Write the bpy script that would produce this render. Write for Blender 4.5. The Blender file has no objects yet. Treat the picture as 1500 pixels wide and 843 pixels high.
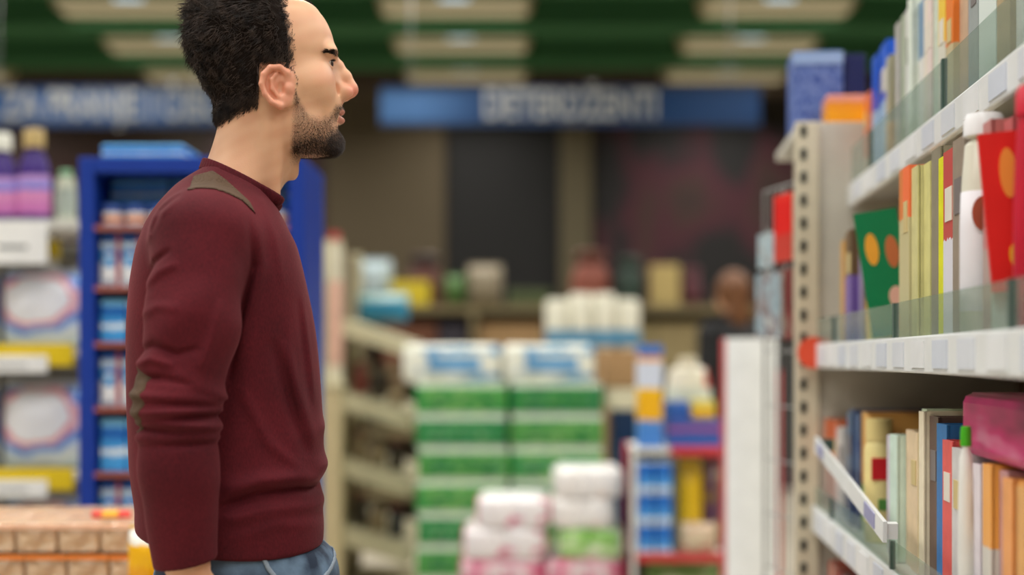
import bpy, bmesh, math, random
import numpy as np
from mathutils import Vector, Matrix
random.seed(7)
RNG = np.random.default_rng(7)
SC = bpy.context.scene
COL = SC.collection

# ------------------------------------------------------------------ camera
FPX = 2083.0            # focal length in pixels of the 1500 px wide frame (50 mm)
CAM_Z = 1.22            # eye height of the photographer
HORIZON = 525.0         # image row of the horizon
cam_d = bpy.data.cameras.new('camera')
cam = bpy.data.objects.new('camera', cam_d)
COL.objects.link(cam)
cam.location = (0, 0, CAM_Z)
cam.rotation_euler = (math.pi / 2, 0, 0)
cam_d.sensor_width = 36.0
cam_d.lens = 36.0 * FPX / 1500.0
cam_d.shift_y = (HORIZON - 421.5) / 1500.0
cam_d.clip_end = 100
cam_d.dof.use_dof = True
cam_d.dof.focus_distance = 2.06
cam_d.dof.aperture_fstop = 1.4
SC.camera = cam

# ------------------------------------------------------------------ world, exposure
w = bpy.data.worlds.new('world')
SC.world = w
w.use_nodes = True
w.node_tree.nodes['Background'].inputs[0].default_value = (0.85, 0.9, 1.0, 1)
w.node_tree.nodes['Background'].inputs[1].default_value = 0.28
SC.view_settings.view_transform = 'Standard'
SC.view_settings.look = 'None'
SC.view_settings.gamma = 1.0
SC.view_settings.use_curve_mapping = False
SC.view_settings.exposure = 0.0
SC.cycles.use_denoising = True
LAMP_W = 18.5           # watts of each ceiling luminaire
LAMP_C = (1.0, 0.975, 0.93)
CEIL_Z = 3.81
LAMP_X = [-4.92, -2.66, -0.40, 1.86, 4.12]
LAMP_Y = [-2.0 + 1.2 * i for i in range(13)]
# ------------------------------------------------------------------ helpers
def lin(c):
    out = []
    for v in c[:3]:
        v = v / 255.0
        out.append(v / 12.92 if v <= 0.04045 else ((v + 0.055) / 1.055) ** 2.4)
    return (*out, 1.0)

def at(px, py, Y):
    """world point seen at a pixel of the photograph, at distance Y into the shop"""
    return Vector(((px - 750.0) * Y / FPX, Y, CAM_Z + (HORIZON - py) * Y / FPX))

MATS = {}
def mat(name, c, rough=0.6, metal=0.0, var=0.06, scale=14.0, bump=0.0, emit=None, trans=0.0, alpha=1.0, sub=0.0, ior=1.45, coat=0.0):
    """plain procedural material: a colour with a little noise in it, and optional relief"""
    if name in MATS:
        return MATS[name]
    m = bpy.data.materials.new(name); m.use_nodes = True
    nt = m.node_tree; b = nt.nodes['Principled BSDF']
    tc = nt.nodes.new('ShaderNodeTexCoord')
    nz = nt.nodes.new('ShaderNodeTexNoise'); nz.inputs['Scale'].default_value = scale; nz.inputs['Detail'].default_value = 4
    nt.links.new(tc.outputs['Object'], nz.inputs['Vector'])
    mx = nt.nodes.new('ShaderNodeMix'); mx.data_type = 'RGBA'
    l = lin(c)
    mx.inputs[6].default_value = tuple(max(0, v * (1 - var * 2)) for v in l[:3]) + (1,)
    mx.inputs[7].default_value = tuple(min(1, v * (1 + var * 2)) for v in l[:3]) + (1,)
    nt.links.new(nz.outputs['Fac'], mx.inputs[0])
    nt.links.new(mx.outputs[2], b.inputs['Base Color'])
    b.inputs['Roughness'].default_value = rough
    b.inputs['Metallic'].default_value = metal
    b.inputs['IOR'].default_value = ior
    b.inputs['Transmission Weight'].default_value = trans
    b.inputs['Alpha'].default_value = alpha
    b.inputs['Coat Weight'].default_value = coat
    if sub:
        b.inputs['Subsurface Weight'].default_value = sub
    if bump:
        bp = nt.nodes.new('ShaderNodeBump'); bp.inputs['Strength'].default_value = bump; bp.inputs['Distance'].default_value = 0.004
        nt.links.new(nz.outputs['Fac'], bp.inputs['Height'])
        nt.links.new(bp.outputs['Normal'], b.inputs['Normal'])
    if emit:
        b.inputs['Emission Color'].default_value = lin(emit[0]); b.inputs['Emission Strength'].default_value = emit[1]
    MATS[name] = m
    return m

def mat_print(name, stops, axis='Z', rough=0.35, wob=0.03, nscale=6.0, coat=0.0):
    """printed packaging: bands of colour along one axis of the object's own box, edges slightly uneven"""
    if name in MATS:
        return MATS[name]
    m = bpy.data.materials.new(name); m.use_nodes = True
    nt = m.node_tree; b = nt.nodes['Principled BSDF']
    tc = nt.nodes.new('ShaderNodeTexCoord'); sp = nt.nodes.new('ShaderNodeSeparateXYZ')
    nt.links.new(tc.outputs['Generated'], sp.inputs[0])
    nz = nt.nodes.new('ShaderNodeTexNoise'); nz.inputs['Scale'].default_value = nscale
    nt.links.new(tc.outputs['Generated'], nz.inputs['Vector'])
    ma = nt.nodes.new('ShaderNodeMath'); ma.operation = 'MULTIPLY_ADD'
    nt.links.new(nz.outputs['Fac'], ma.inputs[0]); ma.inputs[1].default_value = wob * 2
    nt.links.new(sp.outputs[axis], ma.inputs[2])
    sb = nt.nodes.new('ShaderNodeMath'); sb.operation = 'SUBTRACT'; sb.inputs[1].default_value = wob
    nt.links.new(ma.outputs[0], sb.inputs[0])
    rp = nt.nodes.new('ShaderNodeValToRGB'); rp.color_ramp.interpolation = 'CONSTANT'
    el = rp.color_ramp.elements
    el[0].position = stops[0][0]; el[0].color = lin(stops[0][1])
    el[1].position = stops[1][0]; el[1].color = lin(stops[1][1])
    for p, c in stops[2:]:
        e = el.new(p); e.color = lin(c)
    nt.links.new(sb.outputs[0], rp.inputs[0])
    nt.links.new(rp.outputs[0], b.inputs['Base Color'])
    b.inputs['Roughness'].default_value = rough
    b.inputs['Coat Weight'].default_value = coat
    MATS[name] = m
    return m

def mat_blotch(name, cols, scale=3.0, rough=0.4, aspect=(1, 1, 1), detail=2.0, coord='Generated', edges=None, dist=0.0):
    """printed artwork made of soft colour blotches"""
    if name in MATS:
        return MATS[name]
    m = bpy.data.materials.new(name); m.use_nodes = True
    nt = m.node_tree; b = nt.nodes['Principled BSDF']
    tc = nt.nodes.new('ShaderNodeTexCoord'); mp = nt.nodes.new('ShaderNodeMapping')
    mp.inputs['Scale'].default_value = aspect
    nt.links.new(tc.outputs[coord], mp.inputs[0])
    nz = nt.nodes.new('ShaderNodeTexNoise'); nz.inputs['Scale'].default_value = scale; nz.inputs['Detail'].default_value = detail
    nz.inputs['Distortion'].default_value = dist
    nt.links.new(mp.outputs[0], nz.inputs['Vector'])
    rp = nt.nodes.new('ShaderNodeValToRGB')
    el = rp.color_ramp.elements
    n = len(cols)
    pos = edges or [0.28 + 0.44 * i / (n - 1) for i in range(n)]
    el[0].position = pos[0]; el[0].color = lin(cols[0]); el[1].position = pos[1]; el[1].color = lin(cols[1])
    for p, c in list(zip(pos, cols))[2:]:
        e = el.new(p); e.color = lin(c)
    nt.links.new(nz.outputs['Fac'], rp.inputs[0])
    nt.links.new(rp.outputs[0], b.inputs['Base Color'])
    b.inputs['Roughness'].default_value = rough
    MATS[name] = m
    return m

class MB:
    """collects shapes into one mesh"""
    def __init__(s):
        s.v = []; s.f = []
    def add(s, v, f):
        o = len(s.v); s.v += [tuple(p) for p in v]; s.f += [tuple(i + o for i in q) for q in f]; return s
    def box(s, lo, hi, M=None, ch=0.0):
        if ch > 0:
            return s.rbox(lo, hi, ch, M)
        x0, y0, z0 = lo; x1, y1, z1 = hi
        v = [(x0,y0,z0),(x1,y0,z0),(x1,y1,z0),(x0,y1,z0),(x0,y0,z1),(x1,y0,z1),(x1,y1,z1),(x0,y1,z1)]
        if M: v = [M @ Vector(p) for p in v]
        return s.add(v, [(0,3,2,1),(4,5,6,7),(0,1,5,4),(1,2,6,5),(2,3,7,6),(3,0,4,7)])
    def rbox(s, lo, hi, r, M=None):
        bm = bmesh.new()
        bmesh.ops.create_cube(bm, size=1.0)
        c = [(a + b) / 2 for a, b in zip(lo, hi)]; d = [b - a for a, b in zip(lo, hi)]
        for q in bm.verts: q.co = Vector((c[0] + q.co.x * d[0], c[1] + q.co.y * d[1], c[2] + q.co.z * d[2]))
        bmesh.ops.bevel(bm, geom=list(bm.edges), offset=min(r, min(d) * 0.45), segments=2, profile=0.5, affect='EDGES')
        bm.verts.index_update()
        v = [(M @ q.co) if M else q.co.copy() for q in bm.verts]; f = [[q.index for q in p.verts] for p in bm.faces]
        bm.free()
        return s.add(v, f)
    def lathe(s, prof, n=20, M=None, sx=1.0, sy=1.0):
        v = []; f = []
        for r, z in prof:
            for k in range(n):
                a = 2 * math.pi * k / n
                v.append(Vector((r * sx * math.cos(a), r * sy * math.sin(a), z)))
        for i in range(len(prof) - 1):
            for k in range(n):
                f.append((i*n+k, i*n+(k+1) % n, (i+1)*n+(k+1) % n, (i+1)*n+k))
        f.append(tuple(range(n))[::-1]); f.append(tuple((len(prof)-1)*n + k for k in range(n)))
        if M: v = [M @ p for p in v]
        return s.add(v, f)
    def tube(s, pts, r, n=8, cap=True):
        pts = [Vector(p) for p in pts]; rs = r if isinstance(r, (list, tuple)) else [r] * len(pts)
        v = []; f = []; up = Vector((0, 0, 1))
        for i, p in enumerate(pts):
            t = (pts[min(i+1, len(pts)-1)] - pts[max(i-1, 0)]).normalized()
            a = t.cross(up if abs(t.z) < 0.95 else Vector((1, 0, 0))).normalized(); b = t.cross(a)
            for k in range(n):
                th = 2 * math.pi * k / n
                v.append(p + (a * math.cos(th) + b * math.sin(th)) * rs[i])
        for i in range(len(pts) - 1):
            for k in range(n):
                f.append((i*n+k, i*n+(k+1) % n, (i+1)*n+(k+1) % n, (i+1)*n+k))
        if cap:
            f.append(tuple(range(n))); f.append(tuple((len(pts)-1)*n + k for k in range(n))[::-1])
        return s.add(v, f)
    def prism(s, poly, lo, hi, M=None):
        """polygon in the x-z plane pushed along y"""
        n = len(poly)
        v = [Vector((x, lo, z)) for x, z in poly] + [Vector((x, hi, z)) for x, z in poly]
        f = [tuple(range(n)), tuple(range(2*n-1, n-1, -1))] + [(k, n+k, n+(k+1) % n, (k+1) % n) for k in range(n)]
        if M: v = [M @ p for p in v]
        return s.add(v, f)
    def mesh(s, name, smooth=False):
        me = bpy.data.meshes.new(name); me.from_pydata(s.v, [], s.f)
        bm = bmesh.new(); bm.from_mesh(me); bmesh.ops.recalc_face_normals(bm, faces=bm.faces); bm.to_mesh(me); bm.free()
        if smooth:
            me.polygons.foreach_set('use_smooth', [True] * len(me.polygons))
            try: me.set_sharp_from_angle(angle=math.radians(42))
            except Exception: pass
        me.update()
        return me
    def build(s, name, m, parent=None, smooth=False):
        return link(name, s.mesh(name, smooth), m, parent)

def link(name, me, m, parent=None, loc=None, rz=0.0):
    o = bpy.data.objects.new(name, me); COL.objects.link(o)
    if m is not None and len(me.materials) == 0:
        me.materials.append(m)
    elif m is not None and me.materials[0] != m:
        o.material_slots[0].link = 'OBJECT'; o.material_slots[0].material = m
    if parent: o.parent = parent
    if loc is not None: o.location = loc
    if rz: o.rotation_euler = (0, 0, rz)
    return o
def tag(o, label=None, cat=None, group=None, kind=None):
    if label: o['label'] = label
    if cat: o['category'] = cat
    if group: o['group'] = group
    if kind: o['kind'] = kind
    return o
def thing(name, label, cat, loc=(0, 0, 0), rz=0.0, group=None):
    o = bpy.data.objects.new(name, None); COL.objects.link(o)
    o.empty_display_size = 0.05
    o.location = loc; o.rotation_euler = (0, 0, rz)
    return tag(o, label, cat, group)
def struct(o, label=None):
    o['kind'] = 'structure'
    if label: o['label'] = label
    return o

# ================================================================== the room
def wall(name, lo, hi, m): return struct(MB().box(lo, hi).build(name, m))
floor_m = bpy.data.materials.new('floor_tiles'); floor_m.use_nodes = True
_nt = floor_m.node_tree; _b = _nt.nodes['Principled BSDF']
_tc = _nt.nodes.new('ShaderNodeTexCoord'); _br = _nt.nodes.new('ShaderNodeTexBrick'); _br.offset = 0
_br.inputs['Color1'].default_value = lin((196, 186, 168)); _br.inputs['Color2'].default_value = lin((188, 178, 160)); _br.inputs['Mortar'].default_value = lin((140, 130, 116))
_br.inputs['Scale'].default_value = 1.0; _br.inputs['Brick Width'].default_value = 0.4; _br.inputs['Row Height'].default_value = 0.4; _br.inputs['Mortar Size'].default_value = 0.004
_nt.links.new(_tc.outputs['Object'], _br.inputs['Vector']); _nt.links.new(_br.outputs['Color'], _b.inputs['Base Color']); _b.inputs['Roughness'].default_value = 0.3
wall('floor', (-9, -5, -0.1), (9, 13.2, 0), floor_m)
CEIL_M = mat('ceiling_board', (78, 72, 62), 0.9)
WALL_M = mat('shop_wall', (150, 142, 124), 0.9)
DARK_M = mat('dark_wall', (40, 34, 26), 0.9)
wall('ceiling', (-9, -5, CEIL_Z), (9, 13.2, CEIL_Z + 0.1), CEIL_M)
wall('wall_left', (-9.1, -5, 0), (-9, 13.2, CEIL_Z), WALL_M)
wall('wall_right', (9, -5, 0), (9.1, 13.2, CEIL_Z), WALL_M)
wall('wall_front', (-9, -5.1, 0), (9, -5, CEIL_Z), WALL_M)
wb = wall('wall_back', (-9, 13.2, 0), (9, 13.3, CEIL_Z), DARK_M)
# ceiling beams, painted green
GREEN_M = mat('beam_green', (40, 92, 50), 0.7)
BROWN_M = mat('beam_brown', (70, 58, 44), 0.8)
for i, y in enumerate(LAMP_Y):
    struct(MB().box((-9, y + 0.15, 3.60), (9, y + 0.55, CEIL_Z)).build('trim_%d' % (i + 1), GREEN_M if y < 12 else BROWN_M))
# luminaires: housing, diffuser, tube, and the lamp itself
LUM_M = mat('luminaire_housing', (176, 164, 128), 0.5)
DIF_M = mat('luminaire_diffuser', (150, 140, 108), 0.5, emit=((255, 236, 190), 0.26))
TUBE_M = mat('luminaire_tube', (230, 240, 250), 0.3, emit=((205, 232, 250), 0.9))
_hm = MB()
_hm.prism([(-0.565, 0.15), (0.565, 0.15), (0.53, 0.02), (0.50, 0.0), (-0.50, 0.0), (-0.53, 0.02)], -0.13, 0.13)
_hm = _hm.mesh('housing')
_dm = MB().box((-0.49, -0.11, -0.006), (0.49, 0.11, 0.0)).mesh('diffuser')
_df = MB().box((-0.50, -0.136, 0.03), (0.50, -0.13, 0.12)).mesh('louvre')
_tm = MB().box((-0.10, -0.142, 0.045), (0.10, -0.136, 0.08), ch=0.003).mesh('tube')
CN = ['beyond the detergent shelf', 'in line with the man', 'in line with the toilet rolls', 'in line with the white column', 'beyond the bookcase']
for iy, y in enumerate(LAMP_Y):
    for ix, x in enumerate(LAMP_X):
        k = len(LAMP_Y) - 1 - iy
        t = thing('ceiling_luminaire', 'ceiling luminaire %s, %s row from the back wall' % (CN[ix], '%s' % ['closest', 'second', 'third', 'fourth', 'fifth', 'sixth', 'seventh', 'eighth', 'ninth', 'tenth', 'eleventh', 'twelfth', 'thirteenth'][k]), 'ceiling light', (x, y, 3.655), 0, 'ceiling luminaires in rows')
        link('housing', _hm, LUM_M, t); link('diffuser', _dm, DIF_M, t); link('louvre', _df, DIF_M, t)
        if k < 5: link('tube', _tm, TUBE_M, t)
        ld = bpy.data.lights.get('luminaire_light') or bpy.data.lights.new('luminaire_light', 'AREA')
        ld.shape = 'RECTANGLE'; ld.size = 0.95; ld.size_y = 0.2
        ld.energy = LAMP_W; ld.color = LAMP_C; ld.spread = math.radians(150)
        lo = bpy.data.objects.new('luminaire_light', ld); COL.objects.link(lo); lo.parent = t; lo.location = (0, 0, -0.02)
# back wall: pale panel, dark panels, a pilaster, and a dark mural with crimson blooms
def wallpanel(name, x0, x1, y0, y1, m, th=0.05, Y=13.2):
    a = at(x0, y1, Y); b = at(x1, y0, Y)
    return MB().box((a.x, Y - th, a.z), (b.x, Y, b.z)).build(name, m, wb)
wallpanel('panel', 478, 652, -20, 843, mat('panel_beige', (86, 75, 56), 0.85))
wallpanel('panel', 656, 822, 190, 843, mat('panel_black', (16, 15, 14), 0.7), 0.03)
wallpanel('pilaster', 820, 866, -20, 843, mat('pilaster_beige', (90, 82, 61), 0.85), 0.10)
wallpanel('mural', 870, 1320, 186, 843, mat_blotch('mural_crimson', [(15, 14, 13), (20, 16, 16), (66, 19, 32), (58, 34, 28), (16, 14, 13)], 2.4, 0.7, (1.6, 1, 1.3), 2.5, edges=[0.30, 0.50, 0.58, 0.66, 0.74]), 0.03)
wallpanel('mural', 300, 476, 186, 843, mat_blotch('mural_red', [(32, 24, 22), (64, 28, 28), (42, 33, 28), (30, 24, 22)], 2.2, 0.7, (1, 1, 1), 2.0), 0.03)
wallpanel('panel', -700, 298, 186, 843, mat_blotch('panel_brown', [(48, 38, 29), (60, 32, 28), (50, 43, 32)], 1.6, 0.8), 0.03)

# hanging signs
def sign(label, x0, x1, y0, y1, Y, text, tx0, tx1, grad):
    a = at(x0, y1, Y); b = at(x1, y0, Y)
    t = thing('hanging_sign', label, 'sign', ((a.x + b.x) / 2, Y, a.z))
    W = b.x - a.x; H = b.z - a.z
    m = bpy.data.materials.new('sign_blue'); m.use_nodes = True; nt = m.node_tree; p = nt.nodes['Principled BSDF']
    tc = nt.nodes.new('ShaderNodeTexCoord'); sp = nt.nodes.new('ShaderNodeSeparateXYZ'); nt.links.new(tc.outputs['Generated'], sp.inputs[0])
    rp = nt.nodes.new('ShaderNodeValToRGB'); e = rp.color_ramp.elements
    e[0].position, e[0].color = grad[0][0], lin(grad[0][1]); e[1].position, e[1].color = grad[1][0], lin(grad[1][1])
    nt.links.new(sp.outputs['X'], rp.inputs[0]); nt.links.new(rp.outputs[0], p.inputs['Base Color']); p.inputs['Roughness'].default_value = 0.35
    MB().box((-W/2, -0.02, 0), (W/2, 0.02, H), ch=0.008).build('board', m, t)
    edge = mat('sign_edge', (32, 58, 98), 0.4)
    MB().box((-W/2, -0.026, H - 0.02), (W/2, -0.0205, H)).build('top_edge', edge, t)
    MB().box((-W/2, -0.026, 0), (W/2, -0.0205, 0.02)).build('bottom_edge', edge, t)
    for s in (-0.42, 0.42):
        MB().tube([(W * s, 0, H), (W * s, 0, CEIL_Z - a.z)], 0.004, 6).build('wire', mat('wire_steel', (150, 150, 150), 0.4, 0.8), t)
    cu = bpy.data.curves.new('lettering', 'FONT'); cu.body = text; cu.align_x = 'CENTER'; cu.align_y = 'CENTER'; cu.extrude = 0.002; cu.offset = 0.006
    o = bpy.data.objects.new('lettering', cu); COL.objects.link(o); o.parent = t
    cu.materials.append(mat('lettering_white', (166, 168, 168), 0.5))
    cu.size = H * 1.0
    bpy.context.view_layer.update()
    c0 = at(tx0, 0, Y).x; c1 = at(tx1, 0, Y).x
    sx = (c1 - c0) / max(o.dimensions.x, 0.01)
    o.scale = (sx, 1.05, 1); o.rotation_euler = (math.pi / 2, 0, 0)
    o.location = ((c0 + c1) / 2 - (a.x + b.x) / 2, -0.024, H * 0.5)
    me = bpy.data.meshes.new_from_object(o.evaluated_get(bpy.context.evaluated_depsgraph_get()))
    o2 = bpy.data.objects.new('lettering', me); COL.objects.link(o2); o2.parent = t
    o2.scale = o.scale; o2.rotation_euler = o.rotation_euler; o2.location = o.location
    bpy.data.objects.remove(o); o2.name = 'lettering'
    return t
sign('blue hanging sign reading ZA PRANJE I ČIŠĆENJE above the blue rack', -40, 432, 128, 185, 9.0, 'ZA PRANJE I ČIŠĆENJE', 4, 412, [(0.0, (48, 86, 142)), (1.0, (56, 92, 142))])
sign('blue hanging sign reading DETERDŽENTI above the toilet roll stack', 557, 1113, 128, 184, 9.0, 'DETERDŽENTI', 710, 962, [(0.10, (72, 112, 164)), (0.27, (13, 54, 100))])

# ================================================================== generic goods
ORD = ['first', 'second', 'third', 'fourth', 'fifth', 'sixth', 'seventh', 'eighth', 'ninth', 'tenth', 'eleventh', 'twelfth', 'thirteenth', 'fourteenth', 'fifteenth', 'sixteenth', 'seventeenth', 'eighteenth', 'nineteenth', 'twentieth']
TENS = {2: 'twenty', 3: 'thirty', 4: 'forty', 5: 'fifty'}
def ordinal(i):
    """1 -> first"""
    if i <= 20: return ORD[i - 1]
    t, u = divmod(i, 10)
    return TENS[t][:-1] + 'ieth' if u == 0 else TENS[t] + '-' + ORD[u - 1]
GAP = 0.0012
def px_box(x0, x1, y0, y1, Y):
    a = at(x0, y1, Y); b = at(x1, y0, Y)
    return a.x, b.x, a.z, b.z
def carton(name, label, cat, x0, x1, z0, z1, Y, dep, m, panel=None, group=None, rz=0.0, ch=0.004, top=None):
    """a cardboard box: body, lid flaps, printed front panel"""
    t = thing(name, label, cat, ((x0 + x1) / 2, Y + dep / 2, z0 + GAP), rz, group)
    W, H = x1 - x0, z1 - z0 - 2 * GAP
    MB().box((-W/2, -dep/2, 0), (W/2, dep/2, H), ch=ch).build('body', m, t)
    MB().box((-W/2 + ch, -dep/2 + ch, H), (W/2 - ch, -0.001, H + 0.0015)).build('flap', top or m, t)
    MB().box((-W/2 + ch, 0.001, H), (W/2 - ch, dep/2 - ch, H + 0.0015)).build('flap', top or m, t)
    if panel:
        pm, u0, u1, v0, v1 = panel
        MB().box((-W/2 + W*u0, -dep/2 - 0.002, H*v0), (-W/2 + W*u1, -dep/2, H*v1)).build('label_panel', pm, t)
    return t
def bottle(name, label, x, Y, z0, h, r, m, capm, labm=None, group=None, flat=0.6, cap_h=0.16, cap_r=0.42, neck=0.62, cat='bottle', rz=0.0):
    t = thing(name, label, cat, (x, Y, z0 + GAP), rz, group)
    b0, b1 = h * neck, h * (1 - cap_h)
    MB().lathe([(0.0, 0), (r*0.9, 0), (r, h*0.03), (r, b0*0.55), (r*0.93, b0*0.8), (r*0.8, b0), (r*0.5, b0 + (b1-b0)*0.7), (r*cap_r*0.8, b1), (0, b1)], 24, sy=flat).build('body', m, t, True)
    MB().lathe([(0.0, b1), (r*cap_r, b1), (r*cap_r, h*0.97), (r*cap_r*0.85, h), (0, h)], 20, sy=min(1, flat + 0.25)).build('cap', capm, t, True)
    if labm:
        MB().lathe([(r*0.98, b0*0.12), (r*1.012, b0*0.13), (r*1.012, b0*0.56), (r*0.97, b0*0.75), (r*0.9, b0*0.76)], 24, sy=flat).build('label_band', labm, t, True)
    return t
def pillow_mesh(W, H, D, crimp=0.02, nx=12, nz=14, seed=1):
    """a filled bag: pillow section with pinched top and bottom seams"""
    r = random.Random(seed); mb = MB(); v = []; f = []
    for j in range(nz + 1):
        tz = j / nz
        prof = (max(0.0, 1 - abs(2 * tz - 1) ** 3.2)) ** 0.6
        for side in (-1, 1):
            for i in range(nx + 1):
                tx = i / nx
                q = (max(0.0, 1 - abs(2 * tx - 1) ** 2.6)) ** 0.6
                d = max(0.0015, D / 2 * prof * q) * (1 + 0.06 * r.uniform(-1, 1))
                v.append((W * (tx - 0.5) * (0.94 + 0.06 * prof) , side * d, H * tz))
    row = 2 * (nx + 1)
    for j in range(nz):
        for s in (0, 1):
            for i in range(nx):
                a = j*row + s*(nx+1) + i
                f.append((a, a+1, a+row+1, a+row))
        for e in (0, nx):
            a = j*row + e; b = a + nx + 1
            f.append((a, a+row, b+row, b))
    for j in (0, nz):
        for i in range(nx):
            a = j*row + i; f.append((a, a+1, a+nx+2, a+nx+1))
    mb.add(v, f)
    mb.box((-W*0.48, -0.002, H), (W*0.48, 0.002, H + crimp))
    return mb
def pouch(name, label, x, Y, z0, W, H, D, m, seal=None, group=None, rz=0.0, cat='bag', seed=1):
    t = thing(name, label, cat, (x, Y, z0 + GAP), rz, group)
    pillow_mesh(W, H * 0.94, D, 0.0, seed=seed).build('body', m, t, True)
    MB().box((-W*0.47, -0.0025, H * 0.93), (W*0.47, 0.0025, H)).build('seal', seal or m, t)
    return t
def scallop_mesh(W, D, H, nx, ny, amp=0.012, n_per=6, lv=((0, 0.10), (0.06, 0.03), (0.2, 0.0), (0.8, 0.0), (0.94, 0.03), (1.0, 0.10))):
    """film-wrapped rolls: the wrapper bulges over each roll"""
    pts = []
    def side(ax, ay, bx, by, n, nxn, nyn):
        for k in range(n * n_per):
            t = k / (n * n_per); b = amp * abs(math.sin(t * n * math.pi)) ** 0.7
            pts.append((ax + (bx-ax)*t + nxn*(b - amp), ay + (by-ay)*t + nyn*(b - amp)))
    side(-W/2, -D/2, W/2, -D/2, nx, 0, -1); side(W/2, -D/2, W/2, D/2, ny, 1, 0)
    side(W/2, D/2, -W/2, D/2, nx, 0, 1); side(-W/2, D/2, -W/2, -D/2, ny, -1, 0)
    n = len(pts); v = []; f = []
    for hz, ins in lv:
        k = 1 - ins * 2 * 0.35
        v += [(x * k, y * k, H * hz) for x, y in pts]
    for j in range(len(lv) - 1):
        for i in range(n): f.append((j*n+i, j*n+(i+1) % n, (j+1)*n+(i+1) % n, (j+1)*n+i))
    f.append(tuple(range(n))[::-1]); f.append(tuple((len(lv)-1)*n + i for i in range(n)))
    return MB().add(v, f)
def mat_pack(name, cols, lo, hi, base, scale=3.0, aspect=(1, 1, 1), rough=0.25, edges=None):
    """film printed with blotchy artwork between two heights, plain film above and below"""
    m = mat_blotch(name, cols, scale, rough, aspect, edges=edges)
    nt = m.node_tree; b = nt.nodes['Principled BSDF']
    if nt.nodes.get('done'): return m
    src = b.inputs['Base Color'].links[0].from_socket
    tc = nt.nodes.new('ShaderNodeTexCoord'); tc.name = 'done'; sp = nt.nodes.new('ShaderNodeSeparateXYZ'); nt.links.new(tc.outputs['Generated'], sp.inputs[0])
    rp = nt.nodes.new('ShaderNodeValToRGB'); rp.color_ramp.interpolation = 'LINEAR'
    e = rp.color_ramp.elements; e[0].position = lo - 0.05; e[0].color = (0, 0, 0, 1); e[1].position = lo + 0.05; e[1].color = (1, 1, 1, 1)
    q = e.new(hi - 0.05); q.color = (1, 1, 1, 1); q = e.new(hi + 0.05); q.color = (0, 0, 0, 1)
    nt.links.new(sp.outputs['Z'], rp.inputs[0])
    mx = nt.nodes.new('ShaderNodeMix'); mx.data_type = 'RGBA'; mx.inputs[6].default_value = lin(base)
    nt.links.new(rp.outputs[0], mx.inputs[0]); nt.links.new(src, mx.inputs[7]); nt.links.new(mx.outputs[2], b.inputs['Base Color'])
    return m

# ================================================================== toilet roll stack
PALLET_M = mat('pallet_wood', (160, 128, 92), 0.8)
def pallet(label, x0, x1, y0, y1, h):
    t = thing('pallet', label, 'pallet', ((x0+x1)/2, (y0+y1)/2, 0))
    W, D = x1-x0, y1-y0
    n = 5
    for i in range(n):
        c = -D/2 + D * (i + 0.5) / n
        MB().box((-W/2, c - D/n*0.42, h - 0.022), (W/2, c + D/n*0.42, h)).build('board', PALLET_M, t)
    for i in (-1, 0, 1):
        MB().box((i*(W/2-0.05) - 0.05, -D/2, 0), (i*(W/2-0.05) + 0.05, D/2, h - 0.022)).build('bearer', PALLET_M, t)
    return t
YT = 6.0
tx0, tx1 = at(608, 0, YT).x, at(886, 0, YT).x
PH = 0.1385; PB = at(0, 562, YT).z - 7 * PH
pallet('wooden pallet under the green toilet roll stack', tx0 - 0.02, tx1 + 0.02, YT, YT + 0.62, PB)
TPW = (tx1 - tx0) / 2
_tp = scallop_mesh(TPW - 0.010, 0.295, PH - 0.003, 4, 3, 0.008, 6, ((0, 0.05), (0.05, 0.015), (0.15, 0.0), (0.85, 0.0), (0.95, 0.015), (1.0, 0.05))).mesh('wrapper', True)
_tb = MB().box((-TPW*0.42, -0.1495, PH*0.34), (TPW*0.40, -0.146, PH*0.66), ch=0.001).mesh('brand_panel')
GREENS = [mat_pack('toilet_pack_green_%d' % k, c, 0.09, 0.90, (214, 224, 204), 3.6 + k, (1.3, 1, 0.9)) for k, c in enumerate([
    [(14, 92, 52), (24, 124, 62), (72, 160, 72), (150, 190, 110)], [(10, 84, 60), (20, 116, 58), (48, 140, 66), (40, 96, 120)], [(22, 104, 54), (40, 130, 60), (96, 164, 76), (150, 196, 130)]])]
TPL = [mat_blotch('toilet_label_%d' % k, c, 3.0 + k, 0.3, (2.2, 1, 0.8)) for k, c in enumerate([[(14, 92, 52), (34, 126, 62), (110, 168, 84), (170, 200, 140)], [(12, 84, 50), (24, 112, 60), (90, 156, 70), (60, 110, 130)], [(16, 100, 60), (30, 120, 70), (80, 150, 90), (170, 200, 150)]])]
for k in range(7):
    for c in range(2):
        for r in range(2):
            j = RNG.uniform(-0.006, 0.006)
            t = thing('toilet_roll_pack', 'green toilet roll pack, %s layer down the tall stack, %s column, %s row' % (ordinal(7 - k), ['gondola-side', 'stand-side'][c], ['front', 'rear'][r]), 'toilet paper',
                      (tx0 + TPW * (c + 0.5) + j, YT + 0.155 + 0.305 * r, PB + k * PH + GAP), 0, 'green toilet roll packs in the tall stack')
            link('wrapper', _tp, GREENS[(k * 2 + c + r) % 3], t); link('brand_panel', _tb, TPL[(k + c) % 3], t)
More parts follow.
